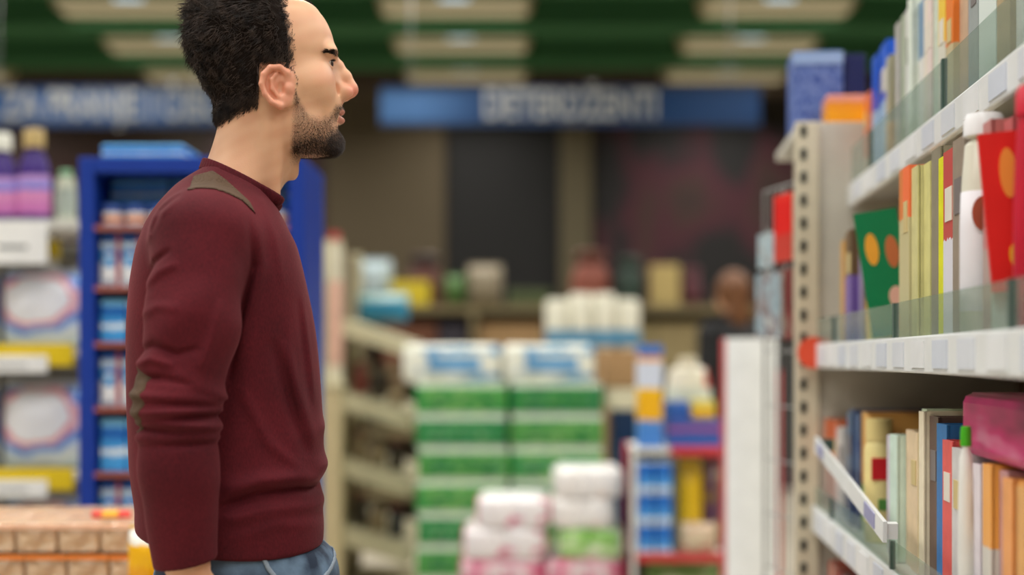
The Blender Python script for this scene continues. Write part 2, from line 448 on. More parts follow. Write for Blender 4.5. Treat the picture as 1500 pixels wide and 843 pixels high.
# white and blue packs on top of the stack, lying flatter
zt = PB + 7 * PH
TOPM = mat_pack('kitchen_pack_white', [(226, 230, 222), (232, 232, 214), (70, 140, 190), (120, 180, 208)], 0.05, 1.2, (230, 232, 224), 2.2, (1, 1, 1.4), edges=[0.2, 0.54, 0.63, 0.75])
for i, (a, b) in enumerate(((588, 735), (737, 874))):
    x0, x1 = at(a, 0, YT).x, at(b, 0, YT).x
    t = thing('kitchen_roll_pack', 'white and pale blue roll pack atop the green stack, %s' % ['nearer the cream gondola', 'nearer the promotion stand'][i], 'kitchen paper', ((x0+x1)/2, YT + 0.29, zt), 0, 'white packs on the green stack')
    scallop_mesh(x1 - x0 - 0.006, 0.52, 0.165, 3, 4, 0.016).build('wrapper', TOPM, t, True)
    MB().box((-0.1, -0.262, 0.05), (0.12, -0.2565, 0.11), ch=0.001).build('brand_panel', mat('pale_blue_label', (104, 158, 200), 0.3, var=0.2), t)
# scalloped white kitchen roll bundle standing behind the stack
x0, x1, z0, z1 = px_box(800, 942, 428, 512, 7.2)
pal2 = carton('cardboard_box', 'brown cardboard box carrying the white kitchen roll bundle', 'box', x0 - 0.02, x1 + 0.08, 0, z0, 7.2, 0.4, mat('cardboard', (168, 132, 92), 0.85))
t = thing('kitchen_roll_bundle', 'bundle of upright white kitchen rolls with a blue band behind the green stack', 'kitchen paper', ((x0+x1)/2, 7.4, z0))
RW = (x1 - x0) / 4
for i in range(4):
    c = -(x1-x0)/2 + RW*(i+0.5); hh = (z1-z0) * (1.0 if i in (1, 2) else 0.9)
    MB().lathe([(0, 0), (RW*0.5, 0), (RW*0.5, hh*0.92), (RW*0.4, hh), (0.02, hh), (0.02, hh-0.03), (0, hh-0.03)], 20, Matrix.Translation((c, 0, 0))).build('roll', mat('roll_paper', (222, 218, 200), 0.8), t, True)
MB().box((-(x1-x0)/2, -RW*0.53, 0.02), ((x1-x0)/2, -RW*0.47, 0.10), ch=0.003).build('band', mat('band_blue', (78, 138, 176), 0.4, var=0.2), t)
x0, x1, z0, z1 = px_box(888, 936, 566, 604, 6.3)
zb = z0
carton('carton', 'navy blue carton low beside the green stack', 'box', *px_box(896, 934, 602, 660, 6.3)[:2], 0.0, px_box(0, 0, 602, 0, 6.3)[3], 6.3, 0.3, mat_print('navy_carton', [(0, (20, 50, 90)), (0.72, (18, 60, 96)), (0.86, (14, 46, 84))]))
carton('carton', 'cream carton between the brown box and the navy carton', 'box', *px_box(890, 936, 568, 602, 6.3)[:2], *px_box(0, 0, 570, 601, 6.3)[2:], 6.3, 0.3, mat('cream_carton', (224, 214, 186), 0.6))
carton('carton', 'plain brown cardboard box on top of the cream carton', 'box', *px_box(886, 934, 520, 566, 6.3)[:2], *px_box(0, 0, 520, 568.5, 6.3)[2:], 6.3, 0.3, mat('cardboard', (168, 132, 92), 0.85))

# pink and white packs in front of the stack
YP = 5.1
PINK_BASE = at(0, 868, YP).z
pallet('low wooden pallet under the pink and white roll packs', at(676, 0, YP).x, at(914, 0, YP).x, YP, YP + 0.42, PINK_BASE)
PK = {'pink': mat_pack('roll_pack_pink', [(240, 236, 236), (238, 232, 232), (222, 130, 160), (196, 70, 108)], -0.1, 1.2, (236, 230, 230), 2.6, (1.4, 1, 0.7), edges=[0.2, 0.60, 0.68, 0.80]),
      'white': mat_pack('roll_pack_white', [(240, 238, 236), (240, 236, 232), (232, 226, 220), (236, 150, 110)], -0.1, 1.2, (238, 236, 232), 2.4, (1, 1, 1), edges=[0.2, 0.5, 0.70, 0.8]),
      'lime': mat_pack('roll_pack_lime', [(110, 180, 60), (150, 204, 110), (200, 226, 170), (230, 238, 216)], -0.1, 1.2, (224, 236, 206), 2.8, (1.2, 1, 0.7)),
      'berry': mat_pack('roll_pack_berry', [(236, 232, 232), (222, 110, 146), (190, 60, 100), (90, 190, 210)], -0.1, 1.2, (236, 230, 230), 3.0, (1.2, 1, 0.8), edges=[0.34, 0.56, 0.66, 0.78])}
for x0, x1, y0, y1, st, lb in ((700, 806, 731, 776, 'pink', 'pink edged white roll pack on top of the front column'), (680, 800, 776, 822, 'pink', 'pink edged white roll pack in the middle of the front column'),
                               (676, 798, 822, 868, 'berry', 'pink and white roll pack at the foot of the front column'),
                               (816, 914, 688, 732, 'white', 'plain white roll pack, topmost in front of the promotion stand'), (812, 902, 732, 776, 'white', 'plain white roll pack directly above the lime green pack'),
                               (820, 914, 776, 820, 'lime', 'lime green roll pack in front of the tall stack'), (802, 914, 820, 868, 'berry', 'berry pink roll pack with a turquoise corner under the lime pack')):
    X0, X1, Z0, Z1 = px_box(x0, x1, y0, y1, YP)
    t = thing('toilet_roll_pack', lb, 'toilet paper', ((X0+X1)/2, YP + 0.2, Z0), 0, 'roll packs in front of the tall stack')
    scallop_mesh(X1 - X0, 0.36, Z1 - Z0 - 0.004, 2, 3, 0.02).build('wrapper', PK[st], t, True)
    edge = mat('film_pink', (206, 92, 128), 0.3) if st in ('pink', 'berry') else mat('film_pale', (226, 224, 214), 0.3)
    for s in (-1, 1):
        MB().box((s*(X1-X0)*0.5 - 0.012 + (-0.004 if s > 0 else 0.004), -0.15, (Z1-Z0)*0.15), (s*(X1-X0)*0.5 + 0.004, 0.15, (Z1-Z0)*0.85), ch=0.004).build('film_end', edge, t)

# ================================================================== promotion stand
YS = 5.0
RED = mat('stand_red', (196, 58, 62), 0.5)
WHITE = mat('laminate_white', (226, 226, 220), 0.5)
st = thing('display_stand', 'promotion stand with red edged shelves beside the white column', 'display stand', (at(997, 0, YS).x, YS, 0))
ox = st.location.x
xa, xb = at(932, 0, YS).x - ox, at(1064, 0, YS).x - ox
z_top = at(0, 657, YS).z; z_low = at(0, 813, YS).z
for z in (z_top, z_low, 0.12):
    MB().box((xa, 0, z - 0.018), (xb, 0.36, z)).build('shelf', WHITE, st)
    MB().box((xa + (0.12 if z == z_top else 0.0), -0.008, z - 0.026), (xb, 0.0, z + 0.006)).build('shelf_edge', RED, st)
MB().box((xb, -0.008, 0), (xb + 0.008, 0.02, z_top + 0.02), ch=0.002).build('post', RED, st)
MB().box((xb, 0.34, 0), (xb + 0.008, 0.368, z_top + 0.02), ch=0.002).build('post', RED, st)
MB().box((xa - 0.016, 0.34, 0), (xa, 0.368, z_top), ch=0.002).build('post', RED, st)
MB().box((xa - 0.016, 0.0, 0), (xa, 0.028, z_top), ch=0.002).build('post', WHITE, st)
MB().box((xa, 0.36, 0.1), (xb, 0.368, z_top)).build('back_panel', mat('stand_back', (70, 58, 52), 0.8), st)
def pc(name, label, cat, x0, x1, y0, y1, dy, dep, m, zb=None, **k):
    X0, X1, Z0, Z1 = px_box(x0, x1, y0, y1, YS)
    return carton(name, label, cat, X0, X1, Z0 if zb is None else zb, Z1, YS + dy, dep, m, **k)
pc('carton', 'tall slim carton in blue, white and yellow on the promotion stand', 'box', 936, 972, 506, 656, 0.03, 0.09,
   mat_print('tall_carton', [(0, (70, 130, 206)), (0.20, (80, 140, 210)), (0.26, (236, 178, 20)), (0.52, (240, 190, 30)), (0.58, (208, 216, 232)), (0.80, (214, 220, 236)), (0.84, (232, 164, 70)), (0.90, (40, 110, 190))], wob=0.02), z_top, )
pc('carton', 'purple and blue carton lying on the promotion stand shelf', 'box', 980, 1060, 616, 656, 0.05, 0.16, mat_print('purple_carton', [(0, (46, 84, 160)), (0.45, (44, 80, 156)), (0.55, (150, 70, 130)), (0.75, (60, 86, 160))], wob=0.12, nscale=3), z_top)
pc('carton', 'yellow box on the purple carton, promotion stand', 'box', 1018, 1052, 588, 616, 0.07, 0.12, mat_print('yellow_carton', [(0, (230, 174, 30)), (0.4, (238, 190, 40)), (0.62, (206, 190, 90))], wob=0.08), px_box(0, 0, 0, 615.5, YS)[2])
pc('carton', 'small blue box left of the yellow box, promotion stand', 'box', 978, 1014, 590, 616, 0.07, 0.12, mat('blue_carton', (44, 92, 170), 0.5), px_box(0, 0, 0, 615.5, YS)[2])
X0, X1, Z0, Z1 = px_box(974, 1042, 524, 656, YS + 0.29)
b = bottle('detergent_jug', 'rounded white detergent jug with red side at the back of the promotion stand', (X0+X1)/2, YS + 0.29, z_top, Z1 - z_top, (X1-X0)/2, mat_print('jug_white', [(0, (226, 220, 200)), (0.84, (206, 60, 56)), (0.97, (190, 50, 50))], 'X', wob=0.05), mat('jug_cap', (206, 196, 170), 0.4), mat('jug_label', (206, 212, 196), 0.5, var=0.15), flat=0.55, cap_h=0.10, neck=0.86)
# lower shelf: a blue six-pack, pale pack, yellow bag and dark pouches
X0, X1, Z0, Z1 = px_box(934, 986, 676, 813, YS)
t = thing('canister_pack', 'block of six small blue cartons in three rows on the lower shelf', 'box', ((X0+X1)/2, YS + 0.06, z_low), 0)
cw, chh = (X1-X0)/2, (Z1 - z_low)/3
bm_ = mat_print('blue_small_carton', [(0, (206, 220, 236)), (0.16, (70, 150, 220)), (0.45, (24, 104, 192)), (0.94, (190, 210, 232))], wob=0.04)
for i in range(3):
    for j in range(2):
        MB().box((-cw + cw*j + 0.003, -0.05, chh*i + 0.002), (-cw + cw*(j+1) - 0.003, 0.05, chh*(i+1) - 0.003), ch=0.004).build('carton', bm_, t)
pc('carton', 'pale grey-green box behind the blue six-pack', 'box', 972, 1000, 674, 812, 0.15, 0.1, mat('greygreen_carton', (176, 190, 184), 0.5), z_low)
X0, X1, Z0, Z1 = px_box(992, 1028, 674, 813, YS + 0.1)
pouch('bag', 'tall yellow bag on the lower shelf of the promotion stand', (X0+X1)/2, YS + 0.1, z_low, X1-X0, Z1-z_low, 0.08, mat_print('yellow_bag', [(0, (200, 160, 20)), (0.3, (222, 184, 24)), (0.9, (190, 160, 40))], rough=0.3))
X0, X1, Z0, Z1 = px_box(1022, 1058, 680, 813, YS + 0.16)
pouch('bag', 'dark purple-brown bag next to the tall yellow bag', (X0+X1)/2, YS + 0.16, z_low, X1-X0, Z1-z_low, 0.08, mat_blotch('dark_bag', [(60, 40, 50), (84, 50, 90), (110, 80, 60), (150, 130, 60)], 4, 0.35), seed=3)
X0, X1, Z0, Z1 = px_box(996, 1050, 766, 813, YS + 0.03)
pouch('bag', 'small beige bag with reddish print at the shelf edge', (X0+X1)/2, YS + 0.035, z_low, X1-X0, Z1-z_low, 0.06, mat_blotch('beige_bag', [(196, 176, 146), (206, 190, 160), (190, 110, 96)], 3, 0.4), seed=4)
X0, X1, Z0, Z1 = px_box(950, 1060, 824, 900, YS)
pouch('bag', 'green bag on the bottom shelf of the promotion stand', (X0+X1)/2, YS + 0.12, 0.12, X1-X0, Z1 - 0.12, 0.14, mat_blotch('green_bag', [(90, 130, 60), (120, 150, 80), (200, 200, 170)], 3, 0.35), seed=5)

# ================================================================== white column
X0, X1, Z0, Z1 = px_box(1069, 1146, 495, 843, 4.32)
t = thing('display_column', 'plain white rounded column in front of the magazine rack', 'display column', ((X0+X1)/2, 4.40, 0))
W = X1 - X0
prof = [(-W/2 + W*0.5*(1-math.cos(a)), -0.05*math.sin(a)) for a in [math.pi*i/16 for i in range(17)]]
mb = MB(); n = len(prof)
v = [(x, y, z) for z in (0.0, Z1) for x, y in prof] + [(W/2, 0.08, 0), (-W/2, 0.08, 0), (W/2, 0.08, Z1), (-W/2, 0.08, Z1)]
f = [(i, i+1, n+i+1, n+i) for i in range(n-1)]
a, b_, c, d = 2*n, 2*n+1, 2*n+2, 2*n+3
f += [(n-1, a, c, 2*n-1), (a, b_, d, c), (b_, 0, n, d), tuple(range(n-1, -1, -1)) + (b_, a), tuple(range(n, 2*n)) + (c, d)]
mb.add(v, f); mb.build('shell', mat('column_white', (240, 243, 243), 0.45), t, True)
MB().box((-W/2 - 0.003, 0.0, 0), (-W/2, 0.082, Z1 - 0.002)).build('edge_strip', RED, t)
MB().box((W/2, -0.01, 0), (W/2 + 0.012, 0.082, Z1 - 0.1)).build('edge_strip', RED, t)

# ================================================================== cream gondola with sloping shelves (behind the man)
YG = 6.5
CREAM = mat('gondola_cream', (198, 190, 156), 0.6)
gx = at(482, 0, YG).x
g = thing('gondola', 'cream metal gondola with sloping shelves behind the man', 'shelf', (gx, YG, 0))
def gl(px): return at(px, 0, YG).x - gx
MB().box((gl(462), 0, 0), (gl(500), 0.05, at(0, 352, YG).z)).build('upright', CREAM, g)
MB().box((gl(462), 0.85, 0), (gl(500), 0.90, at(0, 352, YG).z)).build('upright', CREAM, g)
MB().box((gl(470), 0.05, 0.05), (gl(490), 0.85, at(0, 360, YG).z)).build('back_panel', mat('gondola_back', (120, 108, 84), 0.8), g)
SHELVES = []
for yl, yr, th in ((466, 500, 24), (574, 604, 26), (671, 702, 26), (770, 802, 28)):
    za, zc = at(0, yl, YG).z, at(0, yr, YG).z; tt = th * YG / FPX
    MB().prism([(gl(500), za), (gl(600), zc), (gl(600), zc - tt), (gl(500), za - tt)], 0.0, 0.9).build('shelf', CREAM, g)
    SHELVES.append((za, zc))
MB().box((gl(500), 0.02, 0), (gl(596), 0.88, 0.15)).build('base', CREAM, g)
def gshelf(k, px): 
    za, zc = SHELVES[k]; u = (px - 500) / 100.0
    return za + (zc - za) * u
GC = [(58, 50, 40), (120, 60, 50), (48, 62, 52), (74, 60, 46), (150, 130, 100), (90, 70, 90), (40, 44, 50)]
for k in range(1, 4):
    for i in range(3):
        px = 514 + i * 27
        X = at(px + 10, 0, YG).x; zz = gshelf(k, px - 2) - 0.001
        hh = random.uniform(0.13, 0.18)
        c = random.choice(GC)
        bottle('jar', '%s dark jar from the upright, %s sloping shelf of the cream gondola' % (ordinal(i + 1), ordinal(k + 1)), X, YG + 0.12, zz, hh, 0.036, mat('jar_%d_%d' % (k, i), c, 0.35), mat('jar_lid_%d' % (i % 2), [(120, 60, 50), (60, 56, 50)][i % 2], 0.4), group='jars on the cream gondola', flat=1.0, cap_h=0.14, cap_r=0.9, neck=0.8, cat='jar')
pouch('bag', 'blue and white bag on the top sloping shelf of the cream gondola', at(558, 0, YG).x, YG + 0.12, gshelf(0, 516) + 0.0, 0.24, 0.14, 0.10, mat_print('bluewhite_bag', [(0, (30, 110, 140)), (0.45, (40, 130, 164)), (0.7, (150, 176, 170))], wob=0.1), seed=8)
for i, (a, b, y0, y1, c1, lb) in enumerate(((452, 474, 330, 470, (206, 204, 176), 'tall cream bottle with red cap, nearer the blue rack'), (476, 500, 340, 470, (212, 204, 180), 'tall cream bottle with red cap, nearer the sloping shelves'))):
    X0, X1, Z0, Z1 = px_box(a, b, y0, y1, YG - 0.25)
    bottle('bottle', lb, (X0+X1)/2, YG - 0.2, 0.86 + 0.25, Z1 - 1.11, (X1-X0)/2, mat('bottle_cream_%d' % i, c1, 0.4), mat('cap_red', (190, 70, 70), 0.4), mat('bottle_label_%d' % i, [(110, 150, 130), (214, 170, 150)][i], 0.5, var=0.2), cap_h=0.05, neck=0.9, cap_r=0.7)
X0, X1 = at(446, 0, YG - 0.25).x, at(504, 0, YG - 0.25).x
t = thing('pedestal', 'narrow cream pedestal carrying two tall cream bottles', 'display stand', ((X0+X1)/2, YG - 0.2, 0))
MB().box((-(X1-X0)/2, -0.08, 1.09), ((X1-X0)/2, 0.08, 1.11)).build('top', CREAM, t)
MB().box((-(X1-X0)/2 + 0.01, -0.07, 0), ((X1-X0)/2 - 0.01, 0.07, 1.09), ch=0.004).build('body', mat('pedestal_cream', (186, 170, 132), 0.6), t)
MB().box((-(X1-X0)/2 - 0.005, -0.085, 0), ((X1-X0)/2 + 0.005, 0.085, 0.08)).build('plinth', CREAM, t)

# ================================================================== low gondola far behind, with assorted goods on top
YF = 9.6
zt = at(0, 447, YF).z
fx0, fx1 = at(478, 0, YF).x, at(1120, 0, YF).x
fg = thing('gondola', 'long low gondola in front of the dark back wall', 'shelf', ((fx0+fx1)/2, YF, 0))
W = fx1 - fx0
OLIVE = mat('gondola_olive', (120, 108, 78), 0.7)
for z in (zt, zt - 0.42, zt - 0.84, zt - 1.26):
    MB().box((-W/2, 0, z - 0.05), (W/2, 0.55, z)).build('shelf', OLIVE, fg)
MB().box((-W/2, 0.55, 0), (W/2, 0.58, zt)).build('back_panel', mat('gondola_dark', (70, 60, 48), 0.8), fg)
for i in range(4):
    x = -W/2 + (W - 0.04) * i / 3
    MB().box((x, 0, 0), (x + 0.04, 0.55, zt - 0.05)).build('upright', OLIVE, fg)
def far(name, label, cat, kind, x0, x1, y0, c, capc=None, dy=0.1, zb=None, sh=0):
    X0, X1, _, Z1 = px_box(x0, x1, y0, 447, YF + dy)
    z = (zt if zb is None else zb) - 0.42 * sh
    H = Z1 - z if sh == 0 else 0.30
    X = (X0+X1)/2; W_ = X1-X0
    mm = mat('far_%d_%d_%d' % c, c, 0.6, var=0.15)
    if kind == 'b': return carton(name, label, cat, X0, X1, z, z + H, YF + dy, 0.17, mm)
    if kind == 'j': return bottle(name, label, X, YF + dy + W_/2, z, H, W_/2, mm, mat('far_cap_%d_%d_%d' % (capc or c), capc or c, 0.5), flat=1.0, cap_h=0.2, neck=0.7, cap_r=0.8, cat=cat)
    return pouch(name, label, X, YF + dy + 0.12, z, W_, H, 0.2, mm, cat=cat)
far('carton', 'mustard yellow box on the long low gondola', 'box', 'b', 492, 520, 384, (190, 150, 60))
far('bag', 'pale blue bag beside the mustard box on the low gondola', 'bag', 'p', 522, 572, 378, (170, 186, 190))
far('carton', 'bright yellow box below the dark red pot on the low gondola', 'box', 'b', 572, 628, 412, (206, 184, 40))
far('pot', 'dark red-brown pot behind the bright yellow box', 'pot', 'j', 592, 648, 372, (84, 40, 32), (46, 30, 28), dy=0.30)
far('bag', 'green bag between the dark pot and the grey sack', 'bag', 'p', 650, 682, 402, (70, 104, 50))
far('sack', 'grey-beige sack in the middle of the long low gondola', 'sack', 'p', 684, 736, 386, (140, 128, 106))
far('carton', 'dull green box beyond the grey-beige sack', 'box', 'b', 744, 806, 424, (72, 82, 50))
far('pot', 'reddish-brown pot in front of the beige pilaster', 'pot', 'j', 838, 896, 366, (132, 70, 54), (92, 52, 40))
far('jar', 'dark green jar beside the reddish-brown pot', 'jar', 'j', 904, 946, 376, (40, 58, 48))
far('carton', 'pale straw box near the mural, on the low gondola', 'box', 'b', 954, 996, 388, (184, 162, 104))
far('jar', 'plum jar next to the pale straw box', 'jar', 'j', 1000, 1030, 392, (92, 48, 56))
for i, (a, b_, c, lb) in enumerate(((492, 540, (92, 78, 60), 'olive-brown'), (560, 640, (112, 70, 50), 'russet'), (644, 684, (58, 54, 66), 'slate'), (700, 796, (176, 142, 100), 'tan'), (800, 880, (84, 60, 48), 'umber'), (920, 958, (150, 136, 96), 'khaki'), (960, 1030, (156, 140, 100), 'sand'))):
    far('carton', '%s box on the upper inner shelf of the long low gondola' % lb, 'box', 'b', a, b_, 447, c, sh=1, zb=zt)

# ================================================================== people: implicit surfaces
def smin(a, b, k):
    h = np.clip(0.5 + 0.5 * (b - a) / k, 0, 1)
    return b + (a - b) * h - k * h * (1 - h)
def smax(a, b, k):
    return -smin(-a, -b, k)
def ell(P, c, r):
    q = (P - np.array(c, np.float32)) / np.array(r, np.float32)
    k0 = np.sqrt((q * q).sum(1)); q2 = q / np.array(r, np.float32); k1 = np.sqrt((q2 * q2).sum(1)) + 1e-9
    return k0 * (k0 - 1) / k1
def cap(P, a, b, ra, rb):
    a = np.array(a, np.float32); b = np.array(b, np.float32); d = b - a
    t = np.clip(((P - a) @ d) / float(d @ d), 0, 1)
    return np.sqrt((((P - a) - t[:, None] * d) ** 2).sum(1)) - (ra + (rb - ra) * t)
def chain(P, pts, rs, k=6.0):
    f = None
    for i in range(len(pts) - 1):
        g = cap(P, pts[i], pts[i+1], rs[i], rs[i+1])
        f = g if f is None else smin(f, g, k)
    return f
def table(y, rows):
    """smooth interpolation of a table whose first column is the row"""
    rows = np.array(rows, np.float64)
    ys = rows[:, 0]; out = []
    for c in range(1, rows.shape[1]):
        v = rows[:, c]
        m = np.gradient(v, ys)
        yy = np.clip(y, ys[0], ys[-1]); i = np.clip(np.searchsorted(ys, yy) - 1, 0, len(ys) - 2)
        h = ys[i+1] - ys[i]; t = (yy - ys[i]) / h
        out.append(((2*t**3-3*t**2+1)*v[i] + (t**3-2*t**2+t)*h*m[i] + (-2*t**3+3*t**2)*v[i+1] + (t**3-t**2)*h*m[i+1]).astype(np.float32))
    return out
def loft(P, rows, p=2.3, pw=None):
    """P is (x, lateral, row); rows hold row, back x, front x, half width"""
    y = P[:, 2]
    xb, xf, wd = table(y, rows)
    rx = np.maximum((xf - xb) / 2, 1.5); cx = (xf + xb) / 2; wd = np.maximum(wd, 1.5)
    q = (np.abs((P[:, 0] - cx) / rx) ** p + np.abs(P[:, 1] / wd) ** p) ** (1 / p)
    f = (q - 1) * np.minimum(rx, wd)
    return np.maximum(f, np.maximum(rows[0][0] - y, y - rows[-1][0]))

def surface(fn, lo, hi, h):
    """naive surface nets, the field evaluated only near the surface"""
    lo = np.array(lo, np.float32); hi = np.array(hi, np.float32)
    B = 4
    nb = np.ceil((hi - lo) / (h * B)).astype(int) + 1
    n = nb * B + 1
    gc = [lo[i] + np.arange(nb[i]) * h * B + h * B / 2 for i in range(3)]
    C = np.stack(np.meshgrid(*gc, indexing='ij'), -1).reshape(-1, 3).astype(np.float32)
    fc = fn(C)
    F = np.where(fc < 0, -1.0, 1.0).reshape(nb).astype(np.float32)
    F = np.repeat(np.repeat(np.repeat(F, B, 0), B, 1), B, 2)
    F = np.pad(F, ((0, 1),) * 3, mode='edge')
    near = (np.abs(fc) < h * B * 2.2).reshape(nb)
    m = np.repeat(np.repeat(np.repeat(near, B, 0), B, 1), B, 2)
    m = np.pad(m, ((0, 1),) * 3, mode='edge')
    m[1:] |= m[:-1]; m[:, 1:] |= m[:, :-1]; m[:, :, 1:] |= m[:, :, :-1]
    idx = np.argwhere(m)
    F[m] = fn((lo + idx * h).astype(np.float32))
    s = F < 0
    cs = np.zeros(n - 1, np.int8)
    for dx in (0, 1):
        for dy in (0, 1):
            for dz in (0, 1):
                cs += s[dx:n[0]-1+dx, dy:n[1]-1+dy, dz:n[2]-1+dz]
    act = (cs > 0) & (cs < 8)
    ai = np.argwhere(act)
    vid = -np.ones(act.shape, np.int64); vid[act] = np.arange(len(ai))
    acc = np.zeros((len(ai), 3)); cnt = np.zeros(len(ai))
    for ax in range(3):
        o1, o2 = [a for a in range(3) if a != ax]
        for a in (0, 1):
            for b in (0, 1):
                off = np.zeros(3, int); off[o1] = a; off[o2] = b
                p0 = ai + off; p1 = p0.copy(); p1[:, ax] += 1
                f0 = F[tuple(p0.T)]; f1 = F[tuple(p1.T)]
                c = (f0 < 0) != (f1 < 0)
                t = np.where(c, f0 / np.where(c, f0 - f1, 1), 0)
                pt = p0.astype(float); pt[:, ax] += t
                acc[c] += pt[c]; cnt[c] += 1
    V = lo + acc / cnt[:, None] * h
    faces = []
    for ax in range(3):
        o1, o2 = [(1, 2), (2, 0), (0, 1)][ax]
        sl0 = [slice(0, None)] * 3; sl1 = [slice(0, None)] * 3
        sl0[ax] = slice(0, -1); sl1[ax] = slice(1, None)
        ch = s[tuple(sl0)] != s[tuple(sl1)]
        e = np.argwhere(ch)
        e = e[(e[:, o1] > 0) & (e[:, o2] > 0) & (e[:, o1] < n[o1]-1) & (e[:, o2] < n[o2]-1)]
        q = []
        for a, b in ((1, 1), (0, 1), (0, 0), (1, 0)):
            c = e.copy(); c[:, o1] -= a; c[:, o2] -= b
            q.append(vid[tuple(c.T)])
        q = np.stack(q, 1)
        flip = ~s[tuple(e.T)]
        q[flip] = q[flip][:, ::-1]
        faces.append(q)
    Q = np.concatenate(faces)
    Q = Q[(Q >= 0).all(1)]
    return V.astype(np.float64), Q

def np_mesh(name, V, Q, smooth=True):
    me = bpy.data.meshes.new(name)
    k = Q.shape[1]
    me.vertices.add(len(V)); me.vertices.foreach_set('co', np.ascontiguousarray(V, np.float32).ravel())
    me.loops.add(Q.size); me.loops.foreach_set('vertex_index', Q.astype(np.int32).ravel())
    me.polygons.add(len(Q)); me.polygons.foreach_set('loop_start', np.arange(0, Q.size, k, dtype=np.int32))
    if smooth: me.polygons.foreach_set('use_smooth', np.ones(len(Q), bool))
    me.update(calc_edges=True); me.validate()
    return me
def set_colour(me, C):
    a = me.attributes.new('tint', 'FLOAT_COLOR', 'POINT')
    C4 = np.ones((len(C), 4), np.float32); C4[:, :3] = C
    a.data.foreach_set('color', C4.ravel())
def vnoise(P, s, seed=0):
    """cheap smooth noise: a sum of sines in odd directions"""
    r = np.random.default_rng(seed); out = np.zeros(len(P))
    for i in range(6):
        d = r.normal(size=3); d /= np.linalg.norm(d)
        out += np.sin((P @ d) / s * (0.7 + 0.25 * i) * 2 * math.pi + r.uniform(0, 6.28)) / (1 + 0.35 * i)
    return out / 2.4
def sstep(a, b, x):
    t = np.clip((x - a) / (b - a), 0, 1); return t * t * (3 - 2 * t)
def normals_of(fn, V, e=0.8):
    V = V.astype(np.float32); g = np.zeros((len(V), 3), np.float32)
    for i in range(3):
        d = np.zeros(3, np.float32); d[i] = e
        g[:, i] = fn(V + d) - fn(V - d)
    return g / (np.linalg.norm(g, axis=1)[:, None] + 1e-9)

# ---- the man's own frame: x forward, lateral (negative = his right, nearer the camera), row (down), all in millimetres-like units
MAN_D = 2139.0
def I(px, py, lat=0.0):
    m = MAN_D / (MAN_D + lat)
    return (350 + (px - 350) / m, lat, 525 + (py - 525) / m)
def to_local(V):
    return np.stack([(V[:, 0] - 350) * 0.990e-3, V[:, 1] * 1e-3, 1.22 + (525 - V[:, 2]) * 1.008e-3], 1)

HEAD = [(-9, 366, 396, 8), (-5, 338, 428, 38), (4, 317, 455, 55), (20, 304, 473, 66), (40, 298, 485, 73), (60, 295, 491, 76), (75, 295, 492, 77),
        (90, 297, 489, 76), (105, 301, 488, 74), (120, 307, 489, 72), (135, 317, 493, 69.5), (150, 330, 497, 66), (165, 346, 498, 63),
        (180, 363, 497, 60), (195, 381, 498, 55), (207, 399, 498, 50), (216, 415, 494, 42), (223, 430, 484, 30), (228, 446, 468, 10)]
NECK = [(120, 312, 432, 50), (150, 318, 438, 54), (183, 319, 443, 56), (215, 311, 441, 57), (235, 304, 436, 58), (260, 294, 422, 61), (290, 280, 402, 66), (312, 272, 380, 68), (340, 262, 360, 70), (400, 250, 350, 80)]
def sym(P):
    Q = P.copy(); Q[:, 1] = -np.abs(Q[:, 1]); return Q
def f_skull(P):
    return loft(P, HEAD, 2.25)
EAR_RIM = [(426, 117), (421, 104), (410, 97), (396, 99), (386, 110), (383, 124), (388, 138), (398, 149), (411, 154), (420, 149)]
def ear_lat(x): return -(70 + (428 - x) * 0.30)
